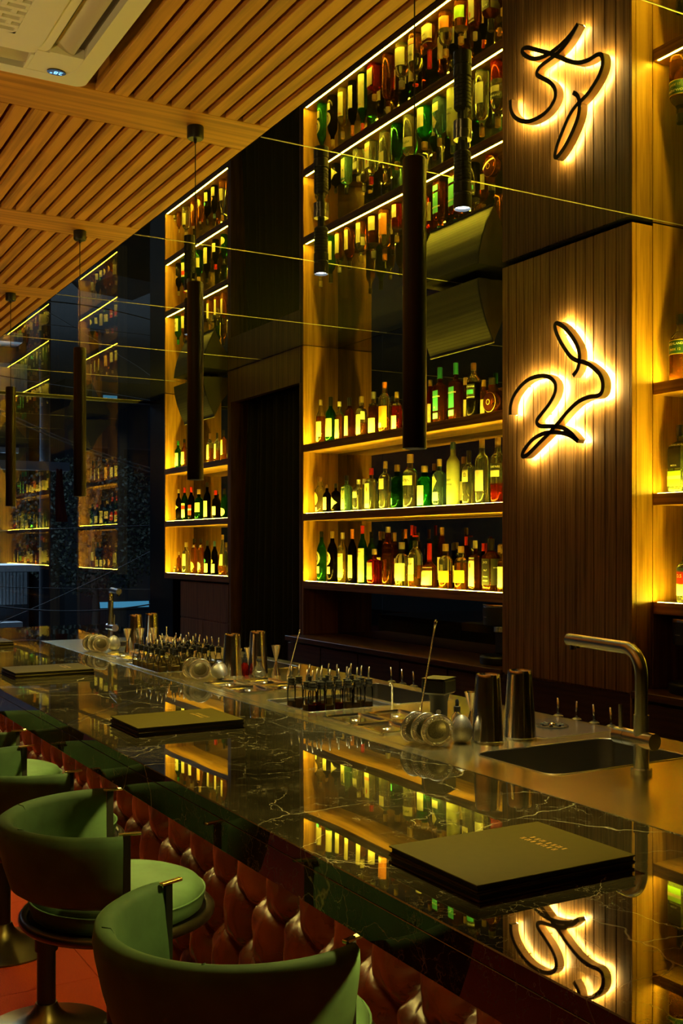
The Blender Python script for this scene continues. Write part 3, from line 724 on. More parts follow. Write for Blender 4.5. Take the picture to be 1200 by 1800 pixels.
# ================================================================== SPEAKERS
def grille_mat():
    m, nt, b = newmat('perforated_grille'); N = nt.nodes.new; L = nt.links.new
    tc = N('ShaderNodeTexCoord'); vo = N('ShaderNodeTexVoronoi'); vo.inputs['Scale'].default_value = 130; vo.inputs['Randomness'].default_value = 0.0; L(tc.outputs['Object'], vo.inputs['Vector'])
    cr = N('ShaderNodeValToRGB'); e = cr.color_ramp.elements; e[0].position = 0.36; e[0].color = (0.003, 0.003, 0.003, 1); e[1].position = 0.46; e[1].color = (0.032, 0.030, 0.017, 1)
    L(vo.outputs['Distance'], cr.inputs[0]); L(cr.outputs[0], b.inputs['Base Color']); b.inputs['Roughness'].default_value = 0.5
    return m
GRILLE = grille_mat()
def speaker(y0, y1, label):
    t = thing('loudspeaker', label, 'speaker', (3.40, (y0 + y1)/2, 2.62))
    prof = [(3.30, 2.620), (3.262, 2.70), (3.232, 2.78), (3.212, 2.86), (3.205, 2.925)]
    q = M()
    def front(off):
        vs = []
        for x, z in prof: vs += [(x + off, y0, z), (x + off, y1, z)]
        return vs
    g_ = M().grid(lambda u, v: (lambda i, f: (prof[i][0] + (prof[i+1][0]-prof[i][0])*f - 0.001, y0 + 0.008 + u*(y1 - y0 - 0.016), prof[i][1] + (prof[i+1][1]-prof[i][1])*f + 0.003*(1-2*v)))(min(3, int(v*4)), v*4 - min(3, int(v*4))), 8, 16)
    ob('grille', g_, GRILLE, t, smooth=180, world=True)
    bx = M(); n = len(prof)
    sidep = [(x + 0.002, z) for x, z in prof] + [(3.50, 2.935), (3.50, 2.90), (3.36, 2.74)]
    bx.add([(x, y0, z) for x, z in sidep] + [(x, y1, z) for x, z in sidep], [tuple(range(len(sidep)-1, -1, -1)), tuple(range(len(sidep), 2*len(sidep)))] + [(k, (k+1) % len(sidep), len(sidep)+(k+1) % len(sidep), len(sidep)+k) for k in range(len(sidep))])
    ob('cabinet', bx, BLACK, t, world=True)
    ob('bottom_trim', M().box(3.297, 3.305, y0, y1, 2.613, 2.620), plain('speaker_trim', (0.12, 0.11, 0.07), 0.4), t, world=True)
    ob('bracket', M().box(3.36, 3.42, (y0+y1)/2 - 0.1, (y0+y1)/2 + 0.1, 2.936, H - 0.001), BLACKM, t, world=True)
speaker(4.245, 4.80, 'black perforated loudspeaker fixed under the mirror ceiling beside the pillar')
speaker(7.78, 8.42, 'black loudspeaker fixed under the ceiling in the narrow shelf unit')

# ================================================================== BOTTLES ON THE SHELVES
# shapes: list of (r, z) fractions for the glass, then (cap z0, cap r, neck z)
SHAPES = {
 'whisky': ([(.90,0,2),(1,.012,2),(1,.56,2),(.97,.61,2),(.80,.68,2),(.48,.735,2),(.37,.765,2),(.35,.90,2)], .875, .40),
 'wine':   ([(.90,0,2),(1,.012,2),(1,.60,2),(.93,.66,2),(.68,.73,2),(.44,.78,2),(.38,.82,2),(.36,.96,2)], .83, .40),
 'square': ([(.92,0,7),(1,.015,7),(1,.64,7),(.95,.68,6),(.62,.735,3),(.40,.76,2),(.38,.88,2)], .85, .43),
 'gin':    ([(.92,0,2),(1,.015,2),(1,.60,2),(.94,.66,2),(.66,.715,2),(.42,.74,2),(.40,.86,2)], .84, .45),
 'squat':  ([(.85,0,5),(1,.03,5),(.98,.42,4),(.88,.48,3),(.55,.55,2),(.36,.60,2),(.30,.85,2)], .74, .36),
 'deck':   ([(.94,0,6),(1,.02,6),(1,.62,6),(.95,.67,5),(.45,.71,2),(.36,.74,2),(.34,.86,2)], .84, .42),
 'tall':   ([(.92,0,2),(1,.012,2),(1,.64,2),(.94,.70,2),(.62,.755,2),(.42,.79,2),(.38,.95,2)], .86, .40),
 'cone':   ([(.94,0,2),(1,.012,2),(.97,.30,2),(.72,.60,2),(.40,.80,2),(.34,.94,2)], .88, .40),
 'ball':   ([(.70,0,2),(.80,.02,2),(.84,.20,2),(.98,.40,2),(1,.52,2),(.90,.64,2),(.55,.73,2),(.42,.76,2),(.40,.88,2)], .86, .46),
}
GL = {'amber': (0.50, 0.15, 0.02), 'darkamber': (0.20, 0.045, 0.010), 'green': (0.02, 0.22, 0.03), 'darkgreen': (0.006, 0.07, 0.015), 'bright green': (0.01, 0.42, 0.05), 'clear': (0.86, 0.88, 0.74),
      'black': (0.010, 0.008, 0.006), 'red': (0.40, 0.018, 0.008), 'aqua': (0.35, 0.72, 0.62), 'blue': (0.28, 0.50, 0.72), 'yellow': (0.80, 0.62, 0.16), 'frosted': (0.75, 0.80, 0.50), 'pale green': (0.50, 0.62, 0.28), 'orange': (0.70, 0.25, 0.03)}
def gmat(c):
    if c == 'frosted': return glass('glass_frosted', GL[c], 0.75, 0.3)
    return glass('glass_' + c.replace(' ', '_'), GL[c], 0.05 if c == 'clear' else 0.14)
PC = {'cream': (0.80, 0.74, 0.52), 'white': (0.85, 0.84, 0.76), 'teal': (0.05, 0.42, 0.36), 'black': (0.012, 0.012, 0.012), 'red': (0.55, 0.02, 0.015), 'gold': (0.55, 0.38, 0.10), 'orange': (0.80, 0.27, 0.04), 'silver': (0.55, 0.55, 0.52), 'brown': (0.16, 0.07, 0.03), 'cork': (0.50, 0.36, 0.18), 'green': (0.03, 0.25, 0.06), 'lime': (0.35, 0.70, 0.05), 'pink': (0.75, 0.30, 0.20), 'blue': (0.03, 0.08, 0.20), 'tan': (0.50, 0.38, 0.16), 'dark green': (0.01, 0.06, 0.04), 'peach': (0.85, 0.50, 0.16), 'clear': (0.75, 0.76, 0.62)}
def pmat(c, kind='label'):
    return plain(kind + '_' + c.replace(' ', '_'), PC[c], 0.35 if kind == 'cap' else 0.55, 0.5 if (kind == 'cap' and c in ('gold', 'silver')) else 0.0)
def prof_at(shape, R, Ht, z):
    pr = SHAPES[shape][0]; f = z/Ht
    for a, b in zip(pr, pr[1:]):
        if f <= b[1]:
            t = 0 if b[1] == a[1] else max(0, (f - a[1])/(b[1] - a[1]))
            return (a[0] + (b[0]-a[0])*t)*R, a[2] + (b[2]-a[2])*t
    return pr[-1][0]*R, 2
def surf(shape, R, Ht, phi, z, off):
    r, p = prof_at(shape, R, Ht, z)
    c, s_ = math.cos(phi), math.sin(phi)
    rr = r if p == 2 else r/(abs(c)**p + abs(s_)**p)**(1.0/p)
    return (-(rr + off)*c, -(rr + off)*s_, z)
def make_bottle(loc, R, Ht, shape, gcol, fill, cap, labels, texts, label, group, name='liquor_bottle', rz=0.0):
    t = thing(name, label, 'bottle', loc, rz, group)
    pr, cz, cr = SHAPES[shape]
    sq = shape in ('square', 'squat', 'deck')
    n = 32 if sq else 22
    rings = [(r*R, z*Ht, p) for r, z, p in pr]
    if fill:
        fz = fill[1]*Ht; r, p = prof_at(shape, R, Ht, fz)
        lo = [q for q in rings if q[1] < fz - 1e-4] + [(r, fz, p)]; hi = [(r, fz + 0.0004, p)] + [q for q in rings if q[1] > fz + 1e-3]
        ob('glass_body', M().lathe(hi, n), gmat(gcol), t, smooth=45)
        ob('liquid', M().lathe(lo, n), gmat(fill[0]), t, smooth=45)
    else:
        ob('glass_body', M().lathe(rings, n), gmat(gcol), t, smooth=45)
    if cap:
        cc, c0, c1 = (cap if isinstance(cap, tuple) else (cap, cz, 1.0))
        rc = cr*R
        prc = [(rc, c0*Ht), (rc, c1*Ht - 0.003), (rc*0.9, c1*Ht)]
        if shape == 'wine': prc = [(rc, c0*Ht), (rc*0.96, c1*Ht - 0.02), (rc*1.05, c1*Ht - 0.018), (rc*1.05, c1*Ht - 0.002), (rc*0.95, c1*Ht)]
        ob('cap', M().lathe(prc, 16), pmat(cc, 'cap'), t, smooth=40)
    for lb in labels:
        z0, z1, a0, a1, col = lb[:5]; kind = lb[5] if len(lb) > 5 else 'rect'
        a0, a1 = math.radians(a0), math.radians(a1); nu = 14; off = 0.0007 if len(lb) < 7 else 0.0012
        def fn(u, v):
            phi = a0 + u*(a1 - a0); m_ = (z0 + z1)/2; h = (z1 - z0)/2
            if kind == 'oval': h *= math.sqrt(max(0.0, 1 - (2*u - 1)**2))
            if kind == 'tri': h *= (1 - u)
            return surf(shape, R, Ht, phi, (m_ + (2*v - 1)*h)*Ht, off)
        ob('label', M().grid(lambda u, v: fn(u, 1 - v), nu, 4), pmat(col), t, smooth=60)
    for tx in texts:
        s_, zc, ac_, size, col = tx[:5]
        vs, fs = text_geo(s_, size*R, True)
        rr = prof_at(shape, R, Ht, zc*Ht)[0]
        pts = []
        for x, y_, _ in vs:
            phi = math.radians(ac_) + x/(rr if not sq else rr*1.12)
            if sq and abs(phi) < PI/4: phi = math.atan(math.tan(math.radians(ac_)) + x/rr)
            pts.append(surf(shape, R, Ht, phi, zc*Ht + y_, 0.0016))
        ob('lettering', M().add(pts, fs), pmat(col, 'ink'), t)
    return t

ORD = ['first', 'second', 'third', 'fourth', 'fifth', 'sixth', 'seventh', 'eighth', 'ninth', 'tenth', 'eleventh', 'twelfth', 'thirteenth', 'fourteenth', 'fifteenth', 'sixteenth', 'seventeenth', 'eighteenth']
W_ = 'white'; CR = 'cream'
# each: px, top y, width px, shape, glass, fill, cap, labels, texts, description
NEAR = {
 0: [
  (563.5,703,17,'whisky','clear',('amber',.62),'cork',[(.16,.50,-70,65,CR),(.06,.15,-70,30,'teal')],[],'amber bottle, cream label over teal strip'),
  (581,698,19,'whisky','green',None,('black',.80,1),[(.12,.52,-80,70,CR)],[],'green bottle, cream label, black capsule'),
  (596.5,706,17,'whisky','clear',('amber',.66),W_,[(.06,.54,-70,50,CR)],[],'amber bottle, tall cream label, white cap'),
  (614,699,19,'whisky','darkamber',None,('black',.80,1),[(.08,.55,-75,40,CR)],[],'dark amber bottle, cream label, black capsule'),
  (635,697,20,'gin','clear',('amber',.35),'gold',[(.06,.55,-70,45,CR),(.42,.62,50,95,CR)],[],'half-empty clear bottle, two cream labels, gold cap'),
  (656.5,689,20,'gin','clear',('darkamber',.66),'silver',[(.05,.38,-75,70,CR)],[],'dark whisky bottle, low cream label, silver cap'),
  (676,672,22,'tall','clear',('orange',.30),('orange',.78,1),[(.10,.52,-80,75,'orange'),(.10,.20,-80,20,W_,'rect',1)],[],'tall clear bottle, orange label and orange capsule'),
  (697,689,18,'gin','clear',('red',.62),'gold',[(.05,.38,-70,50,W_)],[],'red amber bottle, white label, gold cap'),
  (717,684,20,'whisky','darkamber',None,'black',[(.10,.50,-70,60,CR)],[],'dark amber bottle, cream label, plain black cap'),
  (741,676,20,'whisky','darkamber',None,'black',[(.10,.56,-60,60,W_)],[],'dark amber bottle, tall white label'),
  (773,646,27,'deck','darkamber',None,('teal',.80,1),[(.22,.58,-38,36,'teal'),(.08,.18,-38,34,'teal')],[('SINGLETON',.47,2,.36,W_),('15',.28,-14,.42,W_)],'dark square bottle, teal label, plain teal capsule'),
  (801,638,28,'deck','darkamber',None,('teal',.80,1),[(.22,.58,-38,36,'teal'),(.08,.18,-38,34,'teal'),],[('SINGLETON',.48,2,.36,W_)],'dark square bottle, teal label, seal on teal capsule'),
  (832,638,24,'tall','clear',('black',.64),'brown',[(.34,.60,-75,60,'black'),(.42,.50,-72,50,'teal','rect',1),(.36,.37,-75,60,W_,'rect',1)],[('OTTISHAM',.555,8,.36,W_)],'near-black bottle, black label with teal band, brown cap'),
  (864,655,0,'flask','red',None,'black',[],[],'round flat dark red flask with ring emblem'),
 ],
 1: [
  (562.5,838,21,'ball','clear',None,'brown',[(.22,.58,-85,35,'peach','oval'),(.05,.16,-75,15,CR)],[],'bulbous clear bottle, peach oval label'),
  (574.5,852,15,'whisky','black',None,'brown',[(.10,.55,-70,50,CR)],[],'small black bottle, cream label, dark stopper'),
  (590,850,17,'square','black',None,'black',[(.12,.55,-42,80,CR,'tri')],[],'small black bottle, cream triangle label'),
  (609,836,21,'square','aqua',None,('black',.85,1),[(.06,.68,-40,36,CR),(.34,.62,-24,18,'dark green','oval',1),(.38,.58,-18,12,CR,'oval',1)],[],'square aqua bottle, pale label with oval crest'),
  (630,843,22,'square','clear',None,'clear',[(.42,.76,-40,40,W_)],[],'squat square clear bottle, white label'),
  (652.5,823,25,'square','clear',None,('red',.84,1),[(.06,.64,-42,38,CR),(.16,.24,-42,38,'pink','rect',1),(.40,.58,-14,4,'red','tri',1)],[],'square clear bottle, red cap, cream and pink label'),
  (677,811,24,'square','clear',None,'cork',[(.42,.64,-42,41,CR)],[],'square clear bottle, long neck, cream band'),
  (698,817,23,'gin','darkgreen',None,'gold',[(.10,.24,-60,0,'aqua' if 0 else 'teal')],[],'dark green bottle, gold stopper'),
  (721,798.5,27,'gin','clear',None,'cork',[(.42,.60,-75,70,CR),(.66,.76,-60,-25,'red','oval')],[('No TEN',.51,5,.42,'dark green')],'large clear bottle, cream band and red seal'),
  (746,819,27,'gin','bright green',None,'cork',[(.05,.52,-75,45,W_),(.08,.16,-75,45,CR,'rect',1)],[],'bright green bottle, white label'),
  (772,807,26,'square','blue',None,'cork',[(.12,.30,-42,42,W_),(.32,.74,-44,30,CR,'tri')],[('BELLE',.52,-18,.30,'tan')],'square blue bottle, white triangle label'),
  (796,777,24,'tall','frosted',None,('blue',.80,1),[],[('GREY',.40,5,.40,'blue'),('GOOSE',.33,5,.40,'blue')],'frosted vodka bottle, dark blue capsule'),
  (824,792,25,'square','clear',None,('black',.78,1),[(.42,.70,-43,43,CR)],[('\u767d',.545,-2,.95,'black')],'square clear bottle, cream label with brush character'),
  (847,772,25,'tall','clear',None,'cork',[(.20,.52,-35,60,'silver')],[],'tall clear bottle, silver label, pale stopper'),
  (875,769,27,'tall','clear',('red',.30),('cork',.85,1),[(.50,.60,-80,80,'black'),(.40,.495,-80,60,W_)],[('CAMPARI',.55,14,.42,W_)],'clear bottle holding red liqueur, black and white band'),
 ],
 2: [
  (565,934,17,'wine','green',None,('black',.88,1),[(.33,.60,-80,40,CR,'oval'),(.16,.30,-75,30,CR),(.38,.55,-52,12,'black','oval',1),(.41,.52,-40,2,CR,'oval',1)],[],'green vermouth bottle, round cream label'),
  (584,934,19,'wine','black',None,('gold',.86,1),[(.33,.60,-80,40,CR,'oval'),(.16,.30,-75,30,CR),(.38,.55,-52,12,'brown','oval',1),(.41,.52,-40,2,CR,'oval',1)],[],'black vermouth bottle, round cream label'),
  (602,936,18,'tall','yellow',None,(CR,.86,1),[(.10,.58,-80,60,CR)],[('LILLET',.53,6,.50,'red')],'pale yellow bottle, large cream label'),
  (619,930,16,'wine','black',None,('orange',.82,1),[(.10,.52,-75,55,CR)],[],'black bottle, orange capsule, cream label'),
  (637,924,17,'wine','green',None,('red',.86,1),[(.03,.61,-80,75,CR)],[('ANCHO',.55,5,.30,'red')],'green bottle, red cap, very tall cream label'),
  (658,965,29,'deck','red',None,'cork',[(.14,.62,-40,38,'tan')],[],'short square red bottle, tan label'),
  (682,926,22,'tall','darkamber',None,('silver',.90,1),[],[],'tall dark brown bottle without label, round stopper'),
  (706,953,25,'gin','clear',('yellow',.45),'silver',[(.12,.52,-80,78,CR)],[],'clear bottle, wide cream label, silver cap'),
  (730,941,27,'whisky','clear',('amber',.42),('red',.97,1),[(.24,.56,-75,40,W_),(.12,.23,-75,40,'pink')],[('COLLEY',.44,-5,.36,'black')],'clear whiskey bottle, white label over pink strip'),
  (754.6,955,31,'squat','amber',None,('red',.58,1),[(.06,.46,-75,75,CR)],[("Maker's",.37,-8,.40,'brown'),('Mark',.27,-8,.40,'brown')],'squat whiskey bottle dipped in red wax'),
  (783,956,25,'gin','clear',('amber',.40),'cork',[(.14,.40,-80,80,'orange')],[],'rounded clear flask, orange label'),
  (810,960,25,'gin','clear',('amber',.62),'cork',[(.16,.44,-80,80,'lime')],[],'rounded clear flask, lime green label'),
  (835,950,25,'deck','darkamber',None,(W_,.84,1),[(.08,.66,-42,42,W_),(.44,.56,-26,-8,'red','oval',1)],[('JIM BEAM',.60,0,.30,'black')],'square whiskey bottle, white label and cap'),
  (863,947,34,'square','darkamber',None,('black',.78,1),[(.12,.62,-40,40,'black'),(.12,.62,50,125,'black')],[("JACK",.55,0,.40,W_),('No.7',.40,0,.34,W_),('Tennessee',.28,0,.22,W_),('WHISKEY',.20,0,.24,W_),('OLD No.7',.45,88,.20,W_)],'square dark whiskey bottle, black label and cap'),
  (884,960,20,'gin','amber',None,'cork',[(.10,.55,-80,60,CR)],[],'amber bottle, cream label, tucked against the wall'),
 ]}
SN = {0: 'upper', 1: 'middle', 2: 'lower'}
def flask(loc, label, group):
    t = thing('liquor_bottle', label, 'bottle', loc, 0, group)
    R, D = 0.058, 0.026
    q = M().lathe([(0.02, -D), (R*0.86, -D*0.75), (R, 0.0), (R*0.86, D*0.75), (0.02, D)], 36)
    q.v = [(z, y_, x + R + 0.006) for x, y_, z in q.v]
    ob('glass_body', q, gmat('darkamber'), t, smooth=50)
    ob('foot', M().box(-0.02, 0.02, -0.03, 0.03, 0.0, 0.013, 0.003), gmat('red'), t)
    ob('neck', M().lathe([(0.018, 0.118), (0.015, 0.135), (0.015, 0.16)], 18), gmat('darkamber'), t, smooth=40)
    ob('cap', M().lathe([(0.018, 0.155), (0.018, 0.19), (0.016, 0.192)], 18), pmat('black', 'cap'), t, smooth=40)
    for r0, r1, c in ((0.049, 0.052, 'gold'), (0.026, 0.030, 'tan'), (0.012, 0.015, 'gold')):
        q = M().grid(lambda u, v: (-D*0.99 - 0.001 + 0.006*((r0 + v*(r1-r0))/R)**2*2, (r0 + v*(r1-r0))*math.cos(2*PI*u), R + 0.006 + (r0 + v*(r1-r0))*math.sin(2*PI*u)), 32, 2, True)
        ob('emblem_ring', q, pmat(c), t, smooth=180)
    return t
def place_row(rows, X, z, unit_phrase, group, ref, order_rev):
    n = len(rows)
    for i, (px, ty, wpx, shape, gl, fill, cap, labs, txt, desc) in enumerate(rows):
        k = kX(px, X); p = onX(px, 960, X)
        Ht = (HORIZON - ty)*k + CAM_H - z
        idx = (n - 1 - i) if order_rev else i
        lab = f'{desc}; {ORD[idx]} from {ref}, {unit_phrase}'
        if shape == 'flask': flask((X, p.y, z), lab, group); continue
        sq = shape in ('square', 'deck', 'squat')
        R = wpx*k/2*(0.76 if sq else 0.97)
        make_bottle((X, p.y, z), R, Ht, shape, gl, fill, cap, labs, txt, lab, group)
for s_, rows in NEAR.items():
    place_row(rows, 3.442, SHZ[s_], SN[s_] + ' shelf', 'bottles on the ' + SN[s_] + ' shelf beside the pillar', 'the pillar', True)
# back row, mostly hidden
BACK = {2: [(668,934,14,'wine','black','brown'), (694,936,14,'wine','darkamber','cork'), (713,930,14,'wine','black','orange'), (724,923,14,'wine','darkgreen','red'), (777,927,17,'tall','darkamber','cork'), (797,955,16,'gin','black','black'), (819,943,14,'wine','darkamber','red'), (849,955,15,'wine','black','red'), (878,958,17,'gin','yellow','cork')],
        1: [(640,842,15,'gin','clear','silver'), (763,815,16,'gin','darkgreen','brown'), (814,803,16,'tall','clear','brown')],
        0: [(690,697,15,'whisky','darkamber','black'), (756,668,17,'whisky','red','gold'), (818,664,17,'gin','darkamber','cork'), (850,668,17,'gin','amber','gold')]}
for s_, rows in BACK.items():
    for i, (px, ty, wpx, shape, gl, cap) in enumerate(rows):
        X = 3.552; k = kX(px, X); p = onX(px, 960, X)
        make_bottle((X, p.y, SHZ[s_]), wpx*k/2, (HORIZON - ty)*k + CAM_H - SHZ[s_], shape, gl, None, cap, [(.12,.5,-70,60,CR)], [],
                    f'{gl} bottle, {cap} cap, back row; {ORD[len(rows)-1-i]} from the pillar, {SN[s_]} shelf', 'back row of bottles beside the pillar')
FAR = {
 0: [(313,775,12,'whisky','green',None,('green',.84,1),[(.10,.56,-75,65,W_)],[('\u767d',.44,5,.7,'black'),('\u5dde',.26,5,.7,'black')],'green bottle, white label with brush characters'),
     (324,772,12,'whisky','amber',None,'black',[(.12,.55,-75,60,CR)],[],'amber bottle, black cap, cream label'),
     (336,771,12,'whisky','darkamber',None,'gold',[(.12,.55,-75,60,W_)],[],'dark amber bottle, gold cap'),
     (351,768,12,'gin','orange',None,'cork',[(.12,.60,-75,60,'peach')],[],'orange bottle, peach label'),
     (369,762,13,'square','clear',('amber',.5),('brown',.82,1),[(.12,.62,-42,42,CR)],[],'square bottle, cream label, brown stopper'),
     (381.5,761,12,'square','clear',('amber',.4),('black',.82,1),[(.12,.62,-42,42,CR)],[],'square bottle, cream label, black stopper'),
     (393,756,12,'square','amber',None,('black',.82,1),[(.20,.68,-42,42,CR)],[],'square amber bottle, cream label set high')],
 1: [(314,860,11,'whisky','black',None,'cork',[(.28,.58,-75,60,'peach','tri')],[],'black bottle, peach diamond label'),
     (324.5,857,12,'wine','darkgreen',None,('red',.84,1),[(.10,.52,-75,65,W_),(.34,.46,-75,65,'red','rect',1)],[],'green bottle, red cap, red and white label'),
     (336,856,12,'wine','black',None,('red',.84,1),[(.16,.46,-75,65,'red'),(.30,.35,-75,65,W_,'rect',1)],[],'black bottle, red cap, red slanted label'),
     (349.5,860,15,'gin','darkgreen',None,'cork',[(.26,.56,-80,75,CR)],[],'dark green bottle, wide cream label'),
     (364,848,13,'whisky','black',None,'black',[(.08,.50,-80,65,CR)],[],'black bottle, wide cream label, black cap'),
     (379,862,13,'gin','black',None,'red',[(.14,.44,-75,60,W_)],[],'black bottle, red top, white label'),
     (394,860,12,'wine','darkgreen',None,'black',[(.10,.36,-60,75,CR,'oval')],[],'dark green bottle, pale oval label')],
 2: [(307.5,996,6,'gin','clear',None,W_,[(.10,.60,-75,65,CR)],[],'tiny clear bottle, cream label'),
     (314.5,970,9,'square','amber',None,'cork',[],[],'small brown bottle without label'),
     (327,953,14,'gin','clear',None,'cork',[(.24,.62,-75,60,CR)],[],'clear bottle, cream label'),
     (341,947,12,'tall','amber',None,('black',.84,1),[(.10,.34,-60,60,'peach','oval'),(.75,.82,-80,80,CR)],[],'amber bottle, peach oval label, black cap'),
     (353,947,12,'tall','amber',None,('black',.84,1),[(.10,.34,-60,60,CR,'oval'),(.75,.82,-80,80,CR)],[],'amber bottle, cream oval label, black cap'),
     (364.5,950,12,'wine','black',None,('black',.84,1),[(.06,.32,-75,65,CR),(.34,.46,-40,30,'teal','oval')],[],'black wine bottle, black capsule'),
     (377,951,12,'wine','black',None,('blue',.84,1),[(.06,.32,-75,65,CR),(.34,.46,-40,30,'peach','oval')],[],'black wine bottle, blue capsule'),
     (391,940,13,'cone','clear',('amber',.22),'cork',[(.24,.52,-75,65,CR)],[],'tapering clear bottle, cream label')]}
for s_, rows in FAR.items():
    place_row(rows, 3.45, SHZ[s_], SN[s_] + ' shelf', 'bottles on the ' + SN[s_] + ' shelf near the window', 'the window', False)
# unit beyond the pillar
RIGHT = {
 0: [(1196,553,40,'whisky','clear',('amber',.62),('black',.86,1),[(.40,.60,-85,85,'dark green'),(.595,.61,-85,85,'gold'),(.39,.405,-85,85,'gold')],[('HIGHLAND',.545,10,.30,W_),('PARK 12',.46,10,.30,'gold')],'amber bottle, green and gold band, black cap')],
 1: [(1196,747,46,'square','pale green',None,('black',.84,1),[(.36,.74,-42,42,'black'),(.10,.32,-42,42,'lime'),(.20,.25,-42,42,CR,'rect',1)],[('MONTELOBOS',.70,0,.26,W_),('MEZCAL',.40,0,.20,W_)],'square pale green bottle, black label')],
 2: [(1207,965,36,'tall','clear',None,'cork',[(.36,.60,-80,80,'red'),(.14,.35,-80,80,CR),(.58,.66,-80,80,'blue')],[('O.S',.50,-10,.5,CR)],'clear bottle, red, blue and cream label')]}
for s_, rows in RIGHT.items():
    place_row(rows, 3.435, SHZ[s_], 'over coffee machine', 'bottles beyond the pillar', 'pillar', False)
    y0 = onX(rows[0][0], 960, 3.435).y
    for j in range(1, 7):
        shp = ['gin', 'whisky', 'tall', 'square', 'wine', 'deck'][(j + s_) % 6]; gl = ['amber', 'clear', 'darkgreen', 'darkamber', 'yellow'][(j*2 + s_) % 5]; cp = ['black', 'gold', 'cork', 'red'][(j + s_*3) % 4]
        make_bottle((3.435, y0 - 0.17*j, SHZ[s_]), 0.036 if shp not in ('square', 'deck') else 0.033, 0.26 + 0.012*((j*5) % 4), shp, gl, None, cp, [(.12,.55,-42 if shp in ('square', 'deck') else -75, 42 if shp in ('square', 'deck') else 65, CR)], [],
                    f'{gl} bottle, {cp} cap, cream label; {ORD[j]} from pillar, {SN[s_]} shelf over coffee machine', 'bottles beyond the pillar')

# ================================================================== COFFEE MACHINES
def coffee(loc, label):
    t = thing('coffee_machine', label, 'coffee machine', loc)
    ob('base', M().lathe([(0.118, 0.0), (0.122, 0.008), (0.122, 0.035), (0.115, 0.042)], 40), BLACK, t, smooth=40)
    ob('drip_tray', M().lathe([(0.09, 0.0422), (0.09, 0.046), (0.0, 0.046)], 32, (-0.02, 0, 0), caps=False), plain('drip_tray', (0.05, 0.05, 0.05), 0.3, 0.8), t, smooth=40)
    ob('column', M().box(-0.01, 0.09, -0.07, 0.07, 0.042, 0.20, 0.012), BLACK, t)
    hd_ = ob('brew_head', M().lathe([(0.098, 0.195), (0.104, 0.20), (0.108, 0.27), (0.106, 0.288)], 40), plain('machine_black', (0.012, 0.012, 0.013), 0.35), t, smooth=40)
    ob('chrome_rim', M().lathe([(0.106, 0.2885), (0.110, 0.294), (0.106, 0.304), (0.094, 0.304), (0.092, 0.296)], 40, caps=False), CHROME, hd_, smooth=60)
    ob('lid', M().lathe([(0.0, 0.2975), (0.091, 0.2975)][::-1], 32, caps=False), BLACK, hd_)
    ob('group_ring', M().lathe([(0.05, 0.162), (0.052, 0.164), (0.052, 0.194)], 28), CHROME, t, smooth=40)
    ob('steam_wand', M().tube([(-0.055, -0.10, 0.19), (-0.065, -0.115, 0.15), (-0.07, -0.105, 0.085)], [0.004, 0.0045, 0.006], 8), SATIN, t, smooth=180)
    ob('dial', M().cyl((-0.06, -0.088, 0.24), (-0.068, -0.10, 0.24), 0.016, n=20), CHROME, t, smooth=40)
    ob('badge', M().grid(lambda u, v: (-0.1075*math.cos(0.05 + 0.32*u), 0.1075*math.sin(0.05 + 0.32*u), 0.238 + 0.004*v), 6, 1), plain('badge_grey', (0.4, 0.4, 0.4), 0.4), hd_)
    return t
coffee((3.43, 3.06, CZ), 'black round-headed coffee machine with chrome rim beyond the pillar')
coffee((3.43, 4.33, CZ), 'black round-headed coffee machine half hidden behind the pillar under the lower shelf')

# ================================================================== BAR TOP THINGS
GOLD = plain('gold_print', (0.75, 0.48, 0.12), 0.35, 0.6)
COVER = plain('olive_menu_cover', (0.060, 0.047, 0.002), 0.7, spec=0.15, noise=0.12, nscale=60)
PAGE = plain('menu_edge_black', (0.008, 0.007, 0.005), 0.6)
def menu(loc, rz, label, group):
    t = thing('drinks_menu', label, 'menu', loc, rz, group)
    hx, hy = 0.176, 0.134
    ob('back_cover', M().box(-hx, hx, -hy, hy, 0.0, 0.003, 0.0008), COVER, t)
    ob('pages', M().box(-hx + 0.004, hx - 0.002, -hy + 0.004, hy - 0.004, 0.0031, 0.0109), PAGE, t)
    f = ob('front_cover', M().box(-hx, hx, -hy, hy, 0.011, 0.0142, 0.0008), COVER, t)
    q = M(); random.seed(3)
    for row, (xx, n, y0) in enumerate(((0.090, 7, 0.046), (0.072, 7, 0.052))):
        for i in range(n):
            yy = y0 - i*0.0142 - (0.003 if i > 2 else 0); wd = 0.0045 + 0.002*((i*7 + row) % 3)
            q.box(xx - 0.006, xx + 0.006, yy - wd/2, yy - wd/2 + 0.0022, 0.01425, 0.01445)
            q.box(xx - 0.006, xx + 0.006, yy + wd/2 - 0.0022, yy + wd/2, 0.01425, 0.01445)
            zz = xx - 0.004 + 0.004*((i + row) % 3); q.box(zz - 0.001, zz + 0.001, yy - wd/2, yy + wd/2, 0.01425, 0.01445)
    ob('gold_title', q, GOLD, f)
    return t
stacks = [((1.228, 1.532), 'nearest the sink'), ((1.247, 3.25), 'in the middle of the bar'), ((1.25, 4.87), 'past the middle towards the window'), ((1.25, 6.45), 'at the window end of the bar')]
for (mx_, my_), ph in stacks:
    menu((mx_, my_, ZB), math.radians(1.2), f'olive covered menu at the bottom of the stack {ph}', 'drinks menus on the bar')
    menu((mx_ + 0.001, my_, ZB + 0.0144), 0, f'olive covered menu with gold title topping the stack {ph}', 'drinks menus on the bar')

